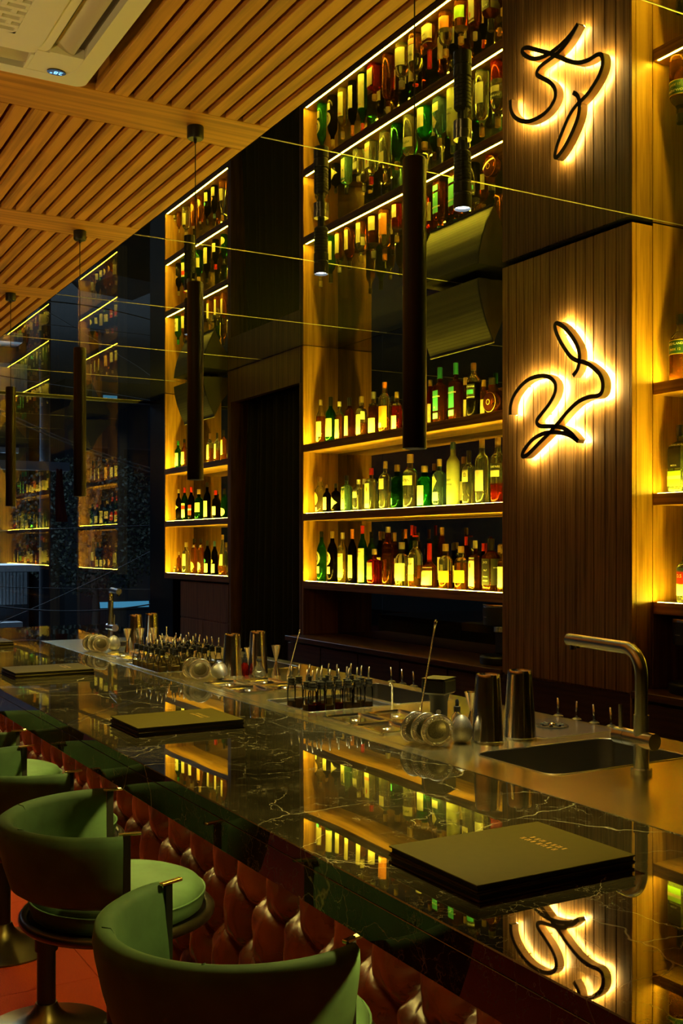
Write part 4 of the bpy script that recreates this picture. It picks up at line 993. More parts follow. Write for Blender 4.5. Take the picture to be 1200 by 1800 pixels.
# faucet
def faucet(loc, label, rz=0.0):
    t = thing('mixer_tap', label, 'tap', loc, rz)
    ob('base_ring', M().lathe([(0.027, 0), (0.027, 0.013), (0.024, 0.016)], 28), SATIN, t, smooth=40)
    ob('body', M().cyl((0,0,0.014), (0,0,0.15), 0.0195, n=28), SATIN, t, smooth=40)
    pts = [(0,0,0.148), (0,0,0.25)]
    d = Vector((0.055, 0.325, 0)).normalized()
    for k in range(9):
        a = k/8*PI/2; pts.append(tuple(d*(0.065*(1 - math.cos(a))) + Vector((0, 0, 0.25 + 0.065*math.sin(a)))))
    pts.append(tuple(d*0.20 + Vector((0,0,0.315))))
    ob('spout', M().tube(pts, 0.0165, 24), SATIN, t, smooth=60)
    hd_ = ob('spray_head', M().cyl(tuple(d*0.201 + Vector((0,0,0.315))), tuple(d*0.338 + Vector((0,0,0.315))), 0.0168, n=24), SATIN, t, smooth=40)
    e = d*0.318
    ob('nozzle', M().cyl((e.x, e.y, 0.303), (e.x, e.y, 0.288), 0.009, n=16), CHROME, hd_, smooth=40)
    e2 = d*0.292; ob('button', M().cyl((e2.x, e2.y, 0.303), (e2.x, e2.y, 0.294), 0.006, n=12), BLACKM, hd_, smooth=40)
    v = ob('valve_barrel', M().cyl((0, -0.046, 0.087), (0, 0.05, 0.087), 0.0215, n=28).cyl((0, 0.052, 0.087), (0, 0.088, 0.087), 0.0215, n=28), SATIN, t, smooth=40)
    ob('lever', M().cyl((0, 0.072, 0.10), (0.0, 0.074, 0.168), 0.006, 0.0055, n=12), SATIN, v, smooth=40)
    return t
faucet((2.016, 1.987, ZB), 'satin steel mixer tap standing beside the open sink')
faucet((2.016, 6.36, ZB), 'satin steel mixer tap at the window end of the bar', PI)

# shakers, strainers, jiggers
def shaker(p, h, label):
    t = thing('shaker_tin', label, 'shaker', p, 0, 'upturned shaker tins on the steel worktop')
    r0, r1 = 0.0485*h/0.2, 0.0365*h/0.2
    ob('tin', M().lathe([(r0, 0.0), (r0, 0.004), (r0*0.985, 0.006), (r1, h - 0.012), (r1*0.97, h - 0.003), (r1*0.93, h)], 40, caps=False), CHROME, t, smooth=50)
    ob('tin_end', M().lathe([(r1*0.93, h), (r1*0.90, h - 0.004), (0.0, h - 0.0045)], 40, caps=False), CHROME, t, smooth=50)
    ob('rim_band', M().lathe([(r0, 0.0), (r0 + 0.0015, 0.001), (r0 + 0.0015, 0.005), (r0, 0.006)], 40, caps=False), SATIN, t, smooth=40)
STN = ['beside the open sink', 'beside the oil bottle well', 'near the window end tap']
for px, by, h, q in ((857,1303,.2,0), (913,1297,.205,0), (408,1189,.19,1), (453,1185,.195,1)):
    shaker(tuple(onZ(px, by, ZB)), h, f'upturned polished steel shaker tin, {"lower" if px in (857,408) else "taller"} of the pair {STN[q]}')
for i, (px, yy) in enumerate(((238, 5.68), (266, 5.74))):
    p = onX(px, 1140, 1.98 + 0.12*i); shaker((p.x, p.y, ZB), .195, f'upturned polished steel shaker tin, {"marble-side" if i == 0 else "aisle-side"} of the pair {STN[2]}')
def strainer(p, rz, tilt, label):
    t = thing('hawthorne_strainer', label, 'strainer', (p[0], p[1], ZB), rz, 'cocktail strainers leaning together')
    q = Matrix.Translation((0, 0, 0.0480)) @ Matrix.Rotation(math.radians(tilt), 4, 'X')
    def tf(m_): m_.v = [tuple(q @ Vector(v)) for v in m_.v]; return m_
    # disc in local XZ plane, facing -Y
    ring = M().tube([(0.046*math.cos(k*PI/20), 0, 0.046*math.sin(k*PI/20)) for k in range(41)], 0.0028, 8, caps=False)
    ob('outer_ring', tf(ring), SATIN, t, smooth=180)
    pl_ = M().grid(lambda u, v: ((0.028 + 0.016*v)*math.cos(2*PI*u), 0.003, (0.028 + 0.016*v)*math.sin(2*PI*u)), 32, 2, True)
    ob('plate', tf(pl_), plain('strainer_plate', (0.40, 0.37, 0.28), 0.3, 1.0), t)
    hub = M().grid(lambda u, v: (0.028*v*math.cos(2*PI*u), 0.003 + 0.007*(1 - v*v), 0.028*v*math.sin(2*PI*u)), 24, 4, True)
    ob('perforated_hub', tf(hub), plain('perforated_steel', (0.16, 0.145, 0.10), 0.35, 0.9, noise=0.9, nscale=300), t, smooth=180)
    spr = M().tube([((0.040 + 0.006*math.cos(k*PI/2.5))*math.cos(k*2*PI/260), -0.008 + 0.006*math.sin(k*PI/2.5), (0.040 + 0.006*math.cos(k*PI/2.5))*math.sin(k*2*PI/260)) for k in range(261)], 0.0011, 5, caps=False)
    ob('coil_spring', tf(spr), CHROME, t, smooth=180)
    return t
def ballstr(p, label, r=0.036, side=False):
    t = thing('conical_fine_strainer', label, 'strainer', (p[0], p[1], ZB), 0, 'fine mesh strainers')
    mesh_m = plain('woven_mesh', (0.30, 0.28, 0.23), 0.5, 0.7, noise=0.5, nscale=500)
    if side:
        m_ = M().lathe([(r, 0.0), (r*0.97, 0.012), (r*0.8, 0.032), (r*0.45, 0.05), (0.004, 0.058)], 32, caps=False); rot = Matrix.Translation((0, 0, r + 0.002)) @ Matrix.Rotation(-PI/2*1.0, 4, 'Y') @ Matrix.Rotation(PI, 4, 'X')
        rim = M().tube([(r*math.cos(k*PI/16), r*math.sin(k*PI/16), 0.0) for k in range(33)], 0.003, 8, caps=False)
        rot = Matrix.Translation((0, 0, r + 0.003)) @ Matrix.Rotation(math.radians(115), 4, 'X')
        for g_ in (m_, rim): g_.v = [tuple(rot @ Vector(v)) for v in g_.v]
    else:
        m_ = M().lathe([(0.012, 0.0), (r*0.75, 0.008), (r, 0.028), (r*0.97, 0.045), (r*0.8, 0.062), (r*0.5, 0.076), (0.003, 0.084)], 32, caps=False)
        rim = M().tube([(r*math.cos(k*PI/16), 0.004, 0.040 + r*math.sin(k*PI/16)) for k in range(33)], 0.003, 8, caps=False)
    ob('mesh_bowl', m_, mesh_m, t, smooth=180); ob('rim', rim, SATIN, t, smooth=180)
def jigger(p, h, label):
    t = thing('jigger', label, 'jigger', (p[0], p[1], ZB), 0, 'steel jiggers')
    ob('lower_cup', M().lathe([(0.021, 0.0), (0.0205, 0.003), (0.006, h*0.42), (0.005, h*0.48)], 28, caps=False), CHROME, t, smooth=60)
    ob('upper_cup', M().lathe([(0.005, h*0.48), (0.0065, h*0.54), (0.022, h - 0.001), (0.0225, h), (0.0208, h), (0.006, h*0.58), (0.0, h*0.57)], 28, caps=False), CHROME, t, smooth=60)
MATB = plain('black_rubber', (0.01, 0.01, 0.01), 0.7)
def barmat(x0, x1, y0, y1, label):
    t = thing('bar_mat', label, 'mat', ((x0+x1)/2, (y0+y1)/2, ZB))
    ob('mat', M().box(x0, x1, y0, y1, ZB + 0.0012, ZB + 0.003), MATB, t, world=True)
    return t
strn = [[(728,1306,28), (748,1309,20), (768,1313,8)], [(339,1193,22), (352,1196,10)], [(160,1145,25), (169,1146,15), (178,1147,5)]]
nm = ['rearmost', 'middle', 'front']
for s_, lst in enumerate(strn):
    for i, (px, by, rz) in enumerate(lst):
        p = onZ(px, by, ZB)
        strainer(p, math.radians(-28 + rz), 12, f'round coil strainer leaning, {nm[i] if len(lst) == 3 else ("sink-side", "far-side")[i]} of the {"three" if len(lst) == 3 else "two"} {STN[s_]}')
ballstr(onZ(811,1306,ZB), 'round fine mesh strainer upright beside the open sink', 0.033)
ballstr(onZ(378,1194,ZB) + Vector((0.0165, 0, 0)), 'cone shaped fine mesh strainer lying beside the oil bottle well', 0.036, True)
ballstr(onZ(200,1143,ZB), 'round fine mesh strainer near the window end tap', 0.036)
JC = [(px, HORIZON + (CAM_H - ZB)/(5.64/ray(px, 960)[1])) for px in (224, 247, 270)]
for px, by, h, lb in ((828,1280,.115,'steel hourglass jigger behind the mesh strainer beside the open sink'), (485,1187,.135,'tall slim steel jigger beside the bar spoon'), (417,1182,.11,'steel jigger before the shaker tins'), (437,1180,.11,'steel jigger between the shaker tins beside the oil bottles'),
                      (*JC[0],.13,'steel jigger standing first in the row near the window end tap'), (*JC[1],.13,'steel jigger standing second in the row near the window end tap'), (*JC[2],.13,'steel jigger standing third in the row near the window end tap')):
    jigger(onZ(px, by, ZB), h, lb)

# black gadget with a square head
g0 = onZ(771, 1290, ZB)
t = thing('cocktail_gadget', 'black T-shaped bar gadget with square head behind the strainers', 'gadget', (g0.x, g0.y, ZB), math.radians(30))
ob('stem', M().lathe([(0.03, 0), (0.03, 0.01), (0.027, 0.012), (0.027, 0.10), (0.034, 0.125)], 24), BLACK, t, smooth=30)
ob('head', M().box(-0.044, 0.044, -0.040, 0.040, 0.125, 0.172, 0.006), plain('gadget_black', (0.005, 0.005, 0.004), 0.4), t)
ob('top_plate', M().box(-0.043, 0.043, -0.039, 0.039, 0.172, 0.1745), plain('gadget_top', (0.05, 0.042, 0.015), 0.35), t)
ob('knob', M().cyl((-0.027, -0.012, 0.075), (-0.045, -0.02, 0.075), 0.008, n=12), SATIN, t, smooth=40)
# bar spoons
def spoon(b, tpt, label):
    b = Vector((b[0], b[1], b[2] + 0.0022))
    t = thing('bar_spoon', label, 'spoon', tuple(b), 0, 'twisted bar spoons')
    d = Vector(tpt) - Vector(b); n = 120
    ax = d.normalized(); u = ax.cross(Vector((0, 1, 0))).normalized(); v = ax.cross(u)
    for s_ in (0, PI):
        ob('twisted_shaft', M().tube([tuple(d*(0.25 + 0.68*k/n) + u*0.0013*math.cos(k*0.85 + s_) + v*0.0013*math.sin(k*0.85 + s_)) for k in range(n + 1)], 0.0017, 5), CHROME, t, smooth=180)
    ob('lower_shaft', M().tube([tuple(d*0.0), tuple(d*0.06), tuple(d*0.26)], [0.0065, 0.006, 0.003], 10), CHROME, t, smooth=180)
    ob('finial', M().tube([tuple(d*0.92), tuple(d*0.96), tuple(d*0.985), tuple(d)], [0.002, 0.0045, 0.0045, 0.001], 10), CHROME, t, smooth=180)
b = onZ(732, 1292, ZB); spoon(b, onX(766, 1089, b.x + 0.02), 'long twisted bar spoon leaning by the black gadget')
b = onZ(505, 1190, ZB); spoon(b, onX(527, 1107, b.x + 0.01), 'long twisted bar spoon leaning beside the slim jigger')
b = onZ(291, 1146, ZB); spoon(b, onX(293, 1101, b.x + 0.01), 'twisted bar spoon standing near the window end jiggers')
# dropper bottles and tasting flask
def dropper(p, col, label):
    t = thing('dropper_bottle', label, 'bottle', (p[0], p[1], ZB))
    ob('glass_body', M().lathe([(0.017, 0), (0.019, 0.003), (0.019, 0.04), (0.012, 0.052), (0.009, 0.06)], 20), gmat(col), t, smooth=45)
    ob('cap', M().lathe([(0.0105, 0.058), (0.0105, 0.074), (0.006, 0.076), (0.006, 0.092), (0.003, 0.097)], 16), BLACK, t, smooth=40)
dropper(onZ(803, 1283, ZB), 'clear', 'small clear dropper bottle behind the round mesh strainer')
dropper(onZ(430, 1187, ZB), 'red', 'small dark red dropper bottle before the shaker tins')
fp = onZ(455, 1190, ZB); t = thing('tasting_flask', 'small clear conical glass flask before the shaker tins', 'flask', (fp.x, fp.y, ZB))
ob('glass_body', M().lathe([(0.03, 0), (0.033, 0.004), (0.030, 0.018), (0.013, 0.055), (0.010, 0.075), (0.012, 0.09)], 24), gmat('clear'), t, smooth=60)
ob('clip', M().lathe([(0.0115, 0.07), (0.0125, 0.072), (0.0125, 0.078), (0.0115, 0.08)], 16), BLACK, t)

# steel trays, two by two
def tray(x, y, sx, sy, label):
    t = thing('steel_tray', label, 'tray', (x, y, ZB - 0.0018), 0, 'shallow steel garnish trays')
    o = rrect(-sx/2, sx/2, -sy/2, sy/2, 0.014, 4); i_ = rrect(-sx/2 + 0.010, sx/2 - 0.010, -sy/2 + 0.010, sy/2 - 0.010, 0.010, 4); n = len(o); q = M()
    q.add([(a, b_, 0.007) for a, b_ in o] + [(a, b_, 0.009) for a, b_ in i_] + [(a*0.97, b_*0.97, 0.002) for a, b_ in i_] + [(a, b_, 0.0022) for a, b_ in o],
          [(k, (k+1) % n, n+(k+1) % n, n+k) for k in range(n)] + [(n+k, n+(k+1) % n, 2*n+(k+1) % n, 2*n+k) for k in range(n)] + [tuple(2*n+k for k in range(n))] + [(3*n+k, 3*n+(k+1) % n, (k+1) % n, k) for k in range(n)])
    ob('pan', q, CHROME, t, smooth=30)
    ob('lid_handle', M().lathe([(0.016, 0.0022), (0.014, 0.005), (0.0, 0.006)], 20, caps=False), SATIN, t, smooth=60)
for s_, (ya, nmn) in enumerate(((2.782, 'beside the tincture bottles'), (3.825, 'beside the slim jigger'), (5.20, 'past the oil bottles'))):
    for i in range(2):
        for j in range(2):
            tray(1.735 + 0.077 + 0.163*i, ya + 0.098 + 0.197*j, 0.155, 0.19, f'shallow steel tray, {("marble", "aisle")[i]}-side {("sink", "window")[j]}-end one of four {nmn}')

# pour bottles in the wells
LIQ = {'yellow': glass('pour_pale_liquid', (0.85, 0.72, 0.30), 0.85), 'red': glass('pour_red_liquid', (0.50, 0.04, 0.015), 0.8)}
POURER = plain('black_pourer', (0.006, 0.006, 0.006), 0.35)
def pour_proto(round_, fill):
    t = thing('pour_bottle', 'x', 'bottle', (0, 0, -50))
    body = [(0.0148, 0.0), (0.0155, 0.002), (0.0155, 0.078), (0.0125, 0.086), (0.0105, 0.090)] if not round_ else [(0.019, 0), (0.021, 0.004), (0.021, 0.05), (0.016, 0.068), (0.011, 0.078), (0.0105, 0.09)]
    fz = fill[1]; lo = [q for q in body if q[1] < fz]; r = lo[-1][0]
    ob('liquid', M().lathe([(a*0.93, b_ + 0.001) for a, b_ in lo] + [(r*0.93, fz)], 16), LIQ[fill[0]], t, smooth=45)
    th = M().lathe(body, 18, caps=False)
    ob('glass_body', th, THIN, t, smooth=45)
    ob('pourer_cap', M().lathe([(0.0125, 0.088), (0.0138, 0.090), (0.0138, 0.095), (0.012, 0.096), (0.012, 0.099), (0.0138, 0.1), (0.0138, 0.105), (0.012, 0.106), (0.012, 0.109), (0.0138, 0.11), (0.013, 0.114), (0.006, 0.116)], 16), POURER, t, smooth=35)
    ob('spout', M().tube([(0,0,0.115), (0,0,0.13), (0.0, -0.004, 0.158)], [0.0042, 0.0040, 0.0028], 8), SATIN, t, smooth=180)
    return t
def thin():
    m = bpy.data.materials.new('thin_glass'); m.use_nodes = True; nt = m.node_tree; nt.nodes.clear(); N = nt.nodes.new; L = nt.links.new
    tr = N('ShaderNodeBsdfTransparent'); g_ = N('ShaderNodeBsdfGlossy'); mx = N('ShaderNodeMixShader'); o = N('ShaderNodeOutputMaterial'); lw = N('ShaderNodeLayerWeight'); lw.inputs[0].default_value = 0.25
    tr.inputs[0].default_value = (0.97, 0.98, 0.94, 1); g_.inputs['Roughness'].default_value = 0.03
    L(lw.outputs['Fresnel'], mx.inputs[0]); L(tr.outputs[0], mx.inputs[1]); L(g_.outputs[0], mx.inputs[2]); L(mx.outputs[0], o.inputs[0]); return m
THIN = thin()
capsA = [(497,1200,'y'),(519,1207,'y'),(533,1209,'r'),(547,1213,'r'),(559,1206,'r'),(572,1211,'y'),(584,1207,'r'),(599,1208,'y'),(609,1200,'y'),(625,1203,'y'),(634,1198,'y'),(650,1201,'y'),(543,1196,'y'),(565,1198,'y'),(577,1194,'y'),(592,1196,'y'),(616,1194,'y'),(525,1196,'y')]
protos = {'y': pour_proto(False, ('yellow', .030)), 'r': pour_proto(False, ('red', .036)), 'o': pour_proto(True, ('yellow', .036))}
LBL = {'y': 'slim clear pour bottle of pale liquid with black pourer in the tincture well', 'r': 'slim clear pour bottle of dark red liquid with black pourer in the tincture well', 'o': 'rounded glass oil bottle with black pourer in the well by the mesh cone'}
GRP = {'y': 'pale pour bottles in the tincture well', 'r': 'red pour bottles in the tincture well', 'o': 'oil bottles in the well'}
used = []
def put(p, kind):
    x, y = p
    for _ in range(60):
        bad = [q for q in used if (q[0]-x)**2 + (q[1]-y)**2 < (0.034 if kind != 'o' else 0.044)**2]
        if not bad: break
        q = bad[0]; dx, dy = x - q[0], y - q[1]; l = math.hypot(dx, dy) or 1; x += dx/l*0.006 + 0.001; y += dy/l*0.006
        b_ = HOLES['wellA'] if kind != 'o' else HOLES['wellB']
        x = min(max(x, b_[0] + 0.024), b_[1] - 0.024); y = min(max(y, b_[2] + 0.024), b_[3] - 0.024)
    used.append((x, y)); dup(protos[kind], (x, y, ZB - 0.014), random.uniform(0, 6.28) if kind == 'o' else random.uniform(-.5, .5), LBL[kind], GRP[kind])
for px, py, kd in capsA:
    p = onZ(px, py, ZB + 0.085); b_ = HOLES['wellA']
    put((min(max(p.x, b_[0] + 0.02), b_[1] - 0.02), min(max(p.y, b_[2] + 0.02), b_[3] - 0.02)), kd)
for i in range(6):
    for j in range(5):
        put((1.735 + 0.07*j + random.uniform(-.006, .006), 4.70 + 0.075*i + random.uniform(-.006, .006)), 'o')
# speed rail bottles on the bartenders' side
rl = thing('speed_rail', 'steel speed rail hung on the aisle side of the bar', 'rail', (2.54, 3.4, 0.70))
ob('trough', M().box(2.455, 2.62, 2.2, 5.4, 0.70, 0.704).box(2.615, 2.62, 2.2, 5.4, 0.704, 0.84).box(2.455, 2.459, 2.2, 5.4, 0.704, 0.95), SATIN, rl, world=True)
rb = thing('rail_bottle', 'x', 'bottle', (0, 0, -50))
ob('glass_body', M().lathe([(0.034, 0), (0.037, 0.004), (0.037, 0.19), (0.03, 0.215), (0.016, 0.25), (0.0145, 0.285)], 20), gmat('darkamber'), rb, smooth=45)
ob('pourer_cap', M().lathe([(0.017, 0.278), (0.018, 0.283), (0.018, 0.30), (0.010, 0.305)], 16), POURER, rb, smooth=40)
ob('spout', M().tube([(0,0,0.30), (0,0,0.325), (-0.004, 0, 0.362)], [0.005, 0.0045, 0.003], 8), CHROME, rb, smooth=180)
for px in (1074, 1044, 1013, 981, 727, 707, 688):
    p = onX(px, 1260, 2.53); dup(rb, (2.53, p.y, 0.7045), random.uniform(-1, 1), 'dark liquor bottle with steel pour spout standing in the speed rail', 'bottles in the speed rail')
for r_ in list(protos.values()) + [rb]:
    for ch in list(r_.children): bpy.data.objects.remove(ch)
    bpy.data.objects.remove(r_)
# two-handled rail on the near well
ob('well_handle', M().tube([(2.09, 3.285, ZB), (2.09, 3.285, ZB + 0.075), (2.075, 3.27, ZB + 0.085), (2.06, 3.255, ZB + 0.08)], 0.004, 8), SATIN, st, smooth=180, world=True)

# ================================================================== OUTSIDE THE WINDOW
SZ = -2.6
ASPH = plain('asphalt', (0.06, 0.065, 0.07), 0.8, noise=0.3, nscale=3)
struct('street', M().box(-30, 40, YW + 0.4, 70, SZ - 0.2, SZ), ASPH)
CONC = plain('grey_concrete', (0.10, 0.12, 0.14), 0.8, noise=0.25, nscale=2)
PALE = plain('pale_painted_metal', (0.80, 0.85, 0.86), 0.6)
def outbox(name, px0, px1, py0, py1, Y, depth, mat, label, cat):
    def pt(px, py):
        d = ray(px, py); k = Y/d[1]; return Vector((d[0]*k, Y, CAM_H + d[2]*k))
    a, b_ = pt(px0, py1), pt(px1, py0)
    return a, b_
# kiosk with slatted front
a, b_ = outbox('', -40, 47, 1004, 1064, 24, 2, None, '', '')
t = thing('street_kiosk', 'pale slatted roadside kiosk across the street', 'kiosk', ((a.x+b_.x)/2, 25, SZ))
ob('roof', M().box(a.x - .2, b_.x + .3, 23.6, 26.2, b_.z, b_.z + 0.14), PALE, t, world=True)
ob('body', M().box(a.x, b_.x, 24, 26, SZ, b_.z), CONC, t, world=True)
n = 14
for k in range(n):
    x = a.x + (b_.x - a.x)*(k + .5)/n; ob('slat', M().box(x - 0.06, x + 0.03, 23.93, 23.99, a.z, b_.z - 0.02), PALE, t, world=True)
ob('counter', M().box(a.x - .2, b_.x - 0.25, 23.3, 23.92, a.z - 0.55, a.z - 0.35), PALE, t, world=True)
# utility pole with cross arm and flag
p = Vector((ray(79, 960)[0], ray(79, 960)[1], 0)); p *= 20/p.y
t = thing('utility_pole', 'grey utility pole with cross arm beside the kiosk', 'pole', (p.x, 20, SZ))
ob('shaft', M().cyl((p.x, 20, SZ), (p.x, 20, 6.2), 0.12, 0.09, 12), CONC, t, smooth=40, world=True)
ob('cross_arm', M().box(p.x - 2.4, p.x + 0.42, 19.84, 20.06, 3.0, 3.16).box(p.x - 2.4, p.x - 0.5, 19.9, 19.98, 3.3, 3.4), PALE, t, world=True)
fl = thing('banner', 'red and pale hanging banner on the utility pole', 'banner', (p.x + 0.2, 19.85, 2.0))
ob('cloth', M().grid(lambda u, v: (p.x + 0.15 + 0.22*u*(1 - 0.5*v), 19.80 + 0.05*math.sin(6*u + 4*v), 2.05 + 0.98*v), 6, 10), plain('red_cloth', (0.45, 0.03, 0.02), 0.8), fl, smooth=180, world=True)
# buildings
def building(x0, x1, y0, y1, z1, mat, label, wins, lit):
    t = thing('building', label, 'building', ((x0+x1)/2, (y0+y1)/2, SZ))
    ob('wall', M().box(x0, x1, y0, y1, SZ, z1), mat, t, world=True)
    for wx0, wx1, wz0, wz1, on in wins:
        f = ob('window', M().box(wx0 - .08, wx1 + .08, y0 - .06, y0 - .005, wz0 - .08, wz1 + .08), plain('frame_dark', (0.03, 0.035, 0.04), 0.5), t, world=True)
        ob('pane', M().box(wx0, wx1, y0 - .09, y0 - .061, wz0, wz1), emit('pane_' + lit, {'blue': (0.10, 0.45, 0.75), 'dim': (0.05, 0.10, 0.16)}[lit], 0.34 if lit == 'blue' and on else 0.15) if on else plain('pane_dark', (0.01, 0.014, 0.02), 0.1), f)
    return t
DB = plain('night_facade', (0.020, 0.026, 0.032), 0.85, noise=0.3, nscale=1.2)
building(12.0, 24, 44, 56, 9, DB, 'dark shop building with blue lit windows across the street', [(13.2, 15.6, -1.0, -0.75, True), (15.9, 17.9, -1.05, -0.7, True), (18.2, 19.4, -1.0, -0.7, True), (20, 22.5, -1.0, -0.7, True), (16.6, 17.6, -1.9, -1.65, True), (18.1, 19.2, -2.2, -1.6, True), (13.6, 14.2, -2.0, -1.7, True)] + [(12.6 + 1.9*k, 13.8 + 1.9*k, 1.6 + 2.6*r, 3.1 + 2.6*r, False) for k in range(5) for r in range(2)], 'blue')
building(-6, 11.5, 48, 58, 7, DB, 'dark terrace building far behind the kiosk', [(-4 + 2.4*k, -2.6 + 2.4*k, 0.6 + 2.7*r, 2.2 + 2.7*r, (k + r) % 4 == 0) for k in range(6) for r in range(2)], 'dim')
# trees
LEAF = plain('night_leaf', (0.010, 0.018, 0.008), 0.7)
def tree(x, y, h, r, label, seed):
    rnd = random.Random(seed); t = thing('street_tree', label, 'tree', (x, y, SZ))
    ob('trunk', M().tube([(x, y, SZ), (x + .1, y, SZ + h*.3), (x - .05, y + .1, SZ + h*.6), (x + .2, y, SZ + h*.85)], [.16, .13, .1, .04], 10), plain('bark', (0.05, 0.04, 0.03), 0.9), t, smooth=180, world=True)
    q = M()
    for k in range(6000):
        a, b2, rr = rnd.uniform(0, 2*PI), rnd.uniform(-1, 1), r*rnd.uniform(.45, 1)**.5
        c_ = Vector((x + rr*math.cos(a)*math.sqrt(1 - b2*b2), y + rr*math.sin(a)*math.sqrt(1 - b2*b2), SZ + h*.68 + rr*b2*.9))
        u = Vector((rnd.gauss(0,1), rnd.gauss(0,1), rnd.gauss(0,1))).normalized()*.07; v = u.cross(Vector((rnd.gauss(0,1), rnd.gauss(0,1), rnd.gauss(0,1)))).normalized()*.04
        q.poly([c_ - u, c_ + v, c_ + u, c_ - v])
    f = ob('foliage', q, LEAF, t, world=True); f['kind'] = 'stuff'
tree(10.2, 34, 7.2, 2.6, 'dark leafy street tree beyond the window near the shelf unit', 1)
tree(5.6, 38, 6.4, 2.2, 'smaller dark street tree beside the utility pole', 2)
# parked car
t = thing('parked_car', 'dark car parked on the street below the window', 'car', (7.0, 22.0, SZ), math.radians(8))
CARP = plain('car_black', (0.01, 0.011, 0.013), 0.2, coat=0.6)
sec = [(-2.1,.35),(-2.15,.75),(-1.6,.92),(-0.9,1.0),(-0.35,1.42),(0.9,1.46),(1.6,1.05),(2.1,.95),(2.15,.4)]
ob('body', M().add([(x, -0.85, z) for x, z in sec] + [(x, 0.85, z) for x, z in sec], [tuple(range(len(sec)-1, -1, -1)), tuple(range(len(sec), 2*len(sec)))] + [(k, (k+1) % 9, 9+(k+1) % 9, 9+k) for k in range(9)]), CARP, t)
for x in (-1.35, 1.35):
    for s_ in (-1, 1): ob('wheel', M().cyl((x, s_*.72, .33), (x, s_*.9, .33), .33, n=24), BLACK, t, smooth=40)
ob('windscreen', M().poly([(-0.88, -.7, 1.03), (-0.88, .7, 1.03), (-0.38, .62, 1.41), (-0.38, -.62, 1.41)]), plain('car_glass', (0.02, 0.03, 0.04), 0.05), t)
# overhead wires
WIRE = plain('wire_grey', (0.16, 0.17, 0.17), 0.6)
def wire(a, b_, sag, r, label):
    a, b_ = Vector(a), Vector(b_)
    pts = [a.lerp(b_, k/24) + Vector((0, 0, -sag*4*(k/24)*(1 - k/24))) for k in range(25)]
    tag(ob('overhead_wire', M().tube(pts, r, 5), WIRE, smooth=180), label, 'wire', 'overhead wires across the street')
def wp(px, py, Y):
    d = ray(px, py); k = Y/d[1]; return (d[0]*k, Y, CAM_H + d[2]*k)
for px, Y, lb in ((-60, 16.0, 'concrete utility pole carrying wires on the kiosk side of the window'), (390, 17.0, 'concrete utility pole carrying wires behind the shelf unit side')):
    q = Vector(wp(px, 960, Y)); t = thing('utility_pole', lb, 'pole', (q.x, Y, SZ))
    ob('shaft', M().cyl((q.x, Y, SZ), (q.x, Y, 8.5), 0.13, 0.10, 12), CONC, t, smooth=40, world=True)
    ob('insulator_arm', M().box(q.x - 0.5, q.x + 0.5, Y - 0.05, Y + 0.05, 7.6, 7.72), CONC, t, world=True)
for ya, yb_, sag, r, dy, lb in ((936, 919, 0.0, 0.009, 0, 'thick pale overhead wire running level across the window'), (700, 861, 0.15, 0.010, 0, 'lower twin of the steeply descending overhead wires'),
        (690, 849, 0.2, 0.010, 0, 'upper twin of the steeply descending overhead wires'), (1030, 1036, 0.02, 0.006, 0, 'thin low overhead wire in front of the shop building'),
        (1121, 900, 0.1, 0.006, 0.09, 'thin overhead wire rising towards the shelf unit'), (1060, 1030, 0.25, 0.012, -0.08, 'sagging overhead cable above the parked car')):
    a_, b2 = Vector(wp(-60, ya, 16.0)), Vector(wp(390, yb_, 17.0)); a_.y += dy; b2.y += dy
    d_ = (b2 - a_).normalized(); a_ += d_*0.10; b2 -= d_*0.10
    wire(a_, b2, sag, r, lb)
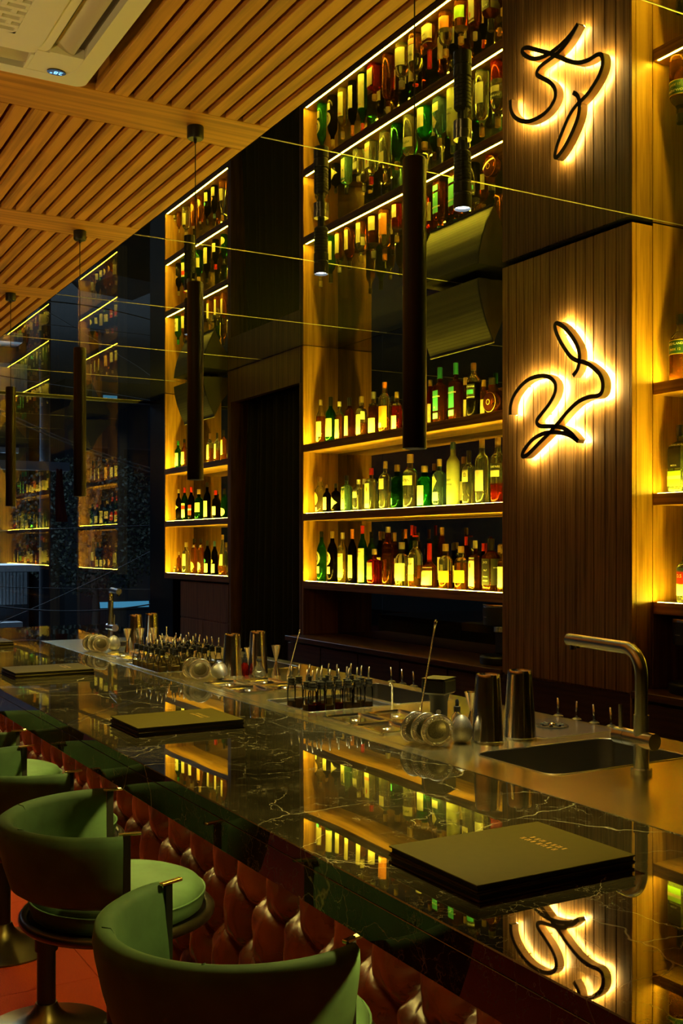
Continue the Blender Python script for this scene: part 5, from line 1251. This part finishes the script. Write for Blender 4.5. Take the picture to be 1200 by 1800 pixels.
# pedestrian far down the street
def person():
    hd_ = Vector(ray(34, 1098)); Y = 30; k = Y/hd_.y; base = Vector((hd_.x*k, Y, SZ))
    t = thing('person', 'person in dark clothes standing on the street by the kiosk', 'person', base)
    J = {'pel': (0,0,.92), 'che': (0,0,1.32), 'nek': (0,0,1.48), 'hea': (0,-.02,1.58), 'top': (0,-.01,1.72), 'ls': (.17,0,1.40), 'le': (.24,.02,1.12), 'lh': (.25,-.06,.86), 'rs': (-.17,0,1.40), 're': (-.24,.02,1.12), 'rh': (-.25,-.06,.86), 'lk': (.1,-.03,.50), 'lf': (.11,.02,.07), 'lt': (.12,-.13,.04), 'rk': (-.1,-.02,.50), 'rf': (-.11,.03,.07), 'rt': (-.12,-.12,.04), 'lhp': (.09,0,.88), 'rhp': (-.09,0,.88)}
    R = {'pel': .15, 'che': .16, 'nek': .055, 'hea': .09, 'top': .07, 'ls': .065, 'le': .045, 'lh': .035, 'rs': .065, 're': .045, 'rh': .035, 'lk': .06, 'lf': .042, 'lt': .03, 'rk': .06, 'rf': .042, 'rt': .03, 'lhp': .1, 'rhp': .1}
    E = [('pel','che'),('che','nek'),('nek','hea'),('hea','top'),('che','ls'),('ls','le'),('le','lh'),('che','rs'),('rs','re'),('re','rh'),('pel','lhp'),('lhp','lk'),('lk','lf'),('lf','lt'),('pel','rhp'),('rhp','rk'),('rk','rf'),('rf','rt')]
    ks = list(J); me = bpy.data.meshes.new('body'); me.from_pydata([J[q] for q in ks], [(ks.index(x), ks.index(y_)) for x, y_ in E], [])
    me.materials.append(plain('dark_clothes', (0.02, 0.02, 0.024), 0.8))
    o = bpy.data.objects.new('body', me); C.objects.link(o); o.parent = t
    sk = o.modifiers.new('skin', 'SKIN'); o.modifiers.new('sub', 'SUBSURF').levels = 1; o.modifiers['sub'].render_levels = 1
    for i, q in enumerate(ks):
        me.skin_vertices[0].data[i].radius = (R[q], R[q]); me.skin_vertices[0].data[i].use_root = (q == 'pel')
    ob('hair', M().lathe([(0.088, 1.62), (0.10, 1.67), (0.09, 1.74), (0.05, 1.785), (0.0, 1.795)], 16, caps=False), plain('dark_hair', (0.008, 0.007, 0.006), 0.6), t, smooth=180)
person()
